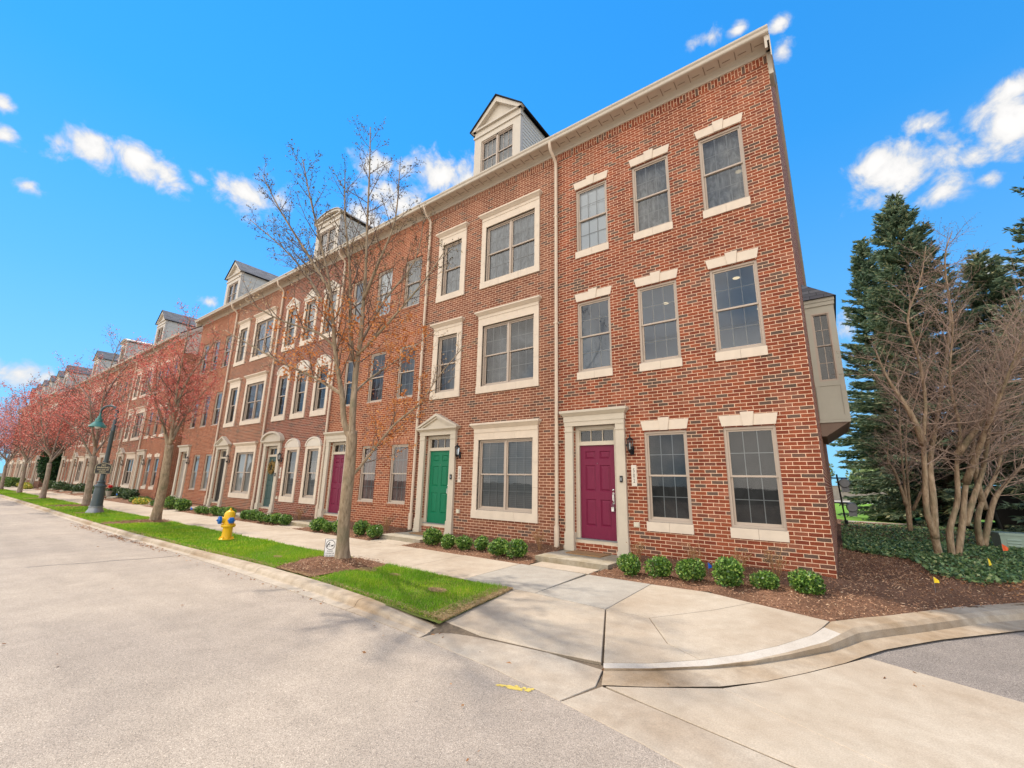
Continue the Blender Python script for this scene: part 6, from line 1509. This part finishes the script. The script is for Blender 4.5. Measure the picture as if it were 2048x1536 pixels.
    Rm = Matrix(((0.8078810511192436, 0.5889968853582249, 0.020270083393418997), (0.11444361902468198, -0.19052719416199282, 0.9749882288260161), (-0.5781270321538334, 0.7853547334313764, 0.22133024504105195)))
    m = Matrix.Identity(4)
    for i in range(3): m[i][0], m[i][1], m[i][2] = Rm[0][i], Rm[1][i], -Rm[2][i]
    m.translation = (0.15687857658110016, -8.942709060200967, 1.3085154298760777); o.matrix_world = m
    SC.camera = o
    v = SC.view_settings; v.view_transform = 'Standard'; v.look = 'None'; v.exposure = EXPOSURE; v.gamma = 1; v.use_curve_mapping = False
    SC.render.engine = 'CYCLES'; c = SC.cycles; c.max_bounces = 6; c.diffuse_bounces = 3; c.glossy_bounces = 3; c.transmission_bounces = 3; c.transparent_max_bounces = 10; c.caustics_reflective = False; c.caustics_refractive = False
    c.use_denoising = True
    try: c.denoiser = 'OPENIMAGEDENOISE'; c.denoising_input_passes = 'RGB_ALBEDO_NORMAL'
    except Exception: pass
    c.sample_clamp_indirect = 6
SKY_MUL, VEIL, CLOUD, FILL_BANK, EXPOSURE = (.17, .90, 1.36), .85, .57, 1.17, 0.85
CLOUDS = [(-0.8762, 0.0422, 0.4801, 0.0311, 0.0245), (-0.8688, 0.0781, 0.489, 0.0429, 0.0292), (-0.8571, 0.1221, 0.5006, 0.0465, 0.0305), (-0.8546, 0.1624, 0.4933, 0.0459, 0.0303), (-0.8381, 0.2021, 0.5068, 0.0259, 0.0205), (-0.817, 0.2699, 0.5096, 0.0621, 0.0393), (-0.7943, 0.3216, 0.5155, 0.0347, 0.0316), (-0.6505, 0.4497, 0.6121, 0.0736, 0.0273), (-0.5799, 0.5398, 0.6102, 0.0772, 0.0457), (-0.6649, 0.4987, 0.5561, 0.0925, 0.044), (-0.721, 0.458, 0.5199, 0.0598, 0.0442), (-0.0938, 0.6606, 0.7448, 0.0318, 0.0195), (-0.0465, 0.6727, 0.7385, 0.0191, 0.0136), (0.0114, 0.6874, 0.7262, 0.02, 0.0132), (0.0074, 0.7163, 0.6978, 0.0219, 0.0209), (0.1462, 0.8545, 0.4984, 0.0758, 0.0539), (0.1053, 0.8446, 0.5249, 0.0389, 0.0312), (0.1834, 0.8691, 0.4595, 0.0392, 0.0377), (0.1725, 0.8192, 0.547, 0.029, 0.0227), (0.251, 0.824, 0.5079, 0.0436, 0.0504), (0.2217, 0.8446, 0.4873, 0.0314, 0.0282), (0.2628, 0.7981, 0.5422, 0.0194, 0.0221), (0.2347, 0.86, 0.4531, 0.0205, 0.0155), (-0.869, -0.0177, 0.4945, 0.0175, 0.016), (-0.8872, -0.0077, 0.4613, 0.0227, 0.0145), (-0.9867, 0.0692, 0.1472, 0.0472, 0.0212), (-0.9077, 0.2753, 0.3167, 0.0275, 0.0148), (0.2263, 0.9174, 0.3273, 0.0351, 0.0302), (0.0455, 0.9555, 0.2914, 0.0283, 0.0363), (-0.9116, 0.0284, 0.41, 0.0266, 0.0142)]

t = NT('net_curtain'); p = t.coord('Object', (3.2, 1, 1.4)); f = t.noise(p, 2.4, 5, .6, 1.2)
df = t.n('ShaderNodeBsdfDiffuse'); t.l(t.ramp(f, [(.3, (.22, .22, .23)), (.7, (.5, .5, .5))]), df.inputs[0]); tr = t.n('ShaderNodeBsdfTransparent'); mx = t.n('ShaderNodeMixShader')
t.l(t.ramp(f, [(.3, .55), (.7, .8)]), mx.inputs[0]); t.l(tr.outputs[0], mx.inputs[1]); t.l(df.outputs[0], mx.inputs[2]); t.l(mx.outputs[0], t.out.inputs[0]); M['net'] = t.m

import sys
ground(); planting(); terraces(); street_trees(); boxwoods(); right_side(); hydrant(); lamp(); dog_sign(); flags(); small_things(); world_and_camera()
bpy.context.view_layer.update()
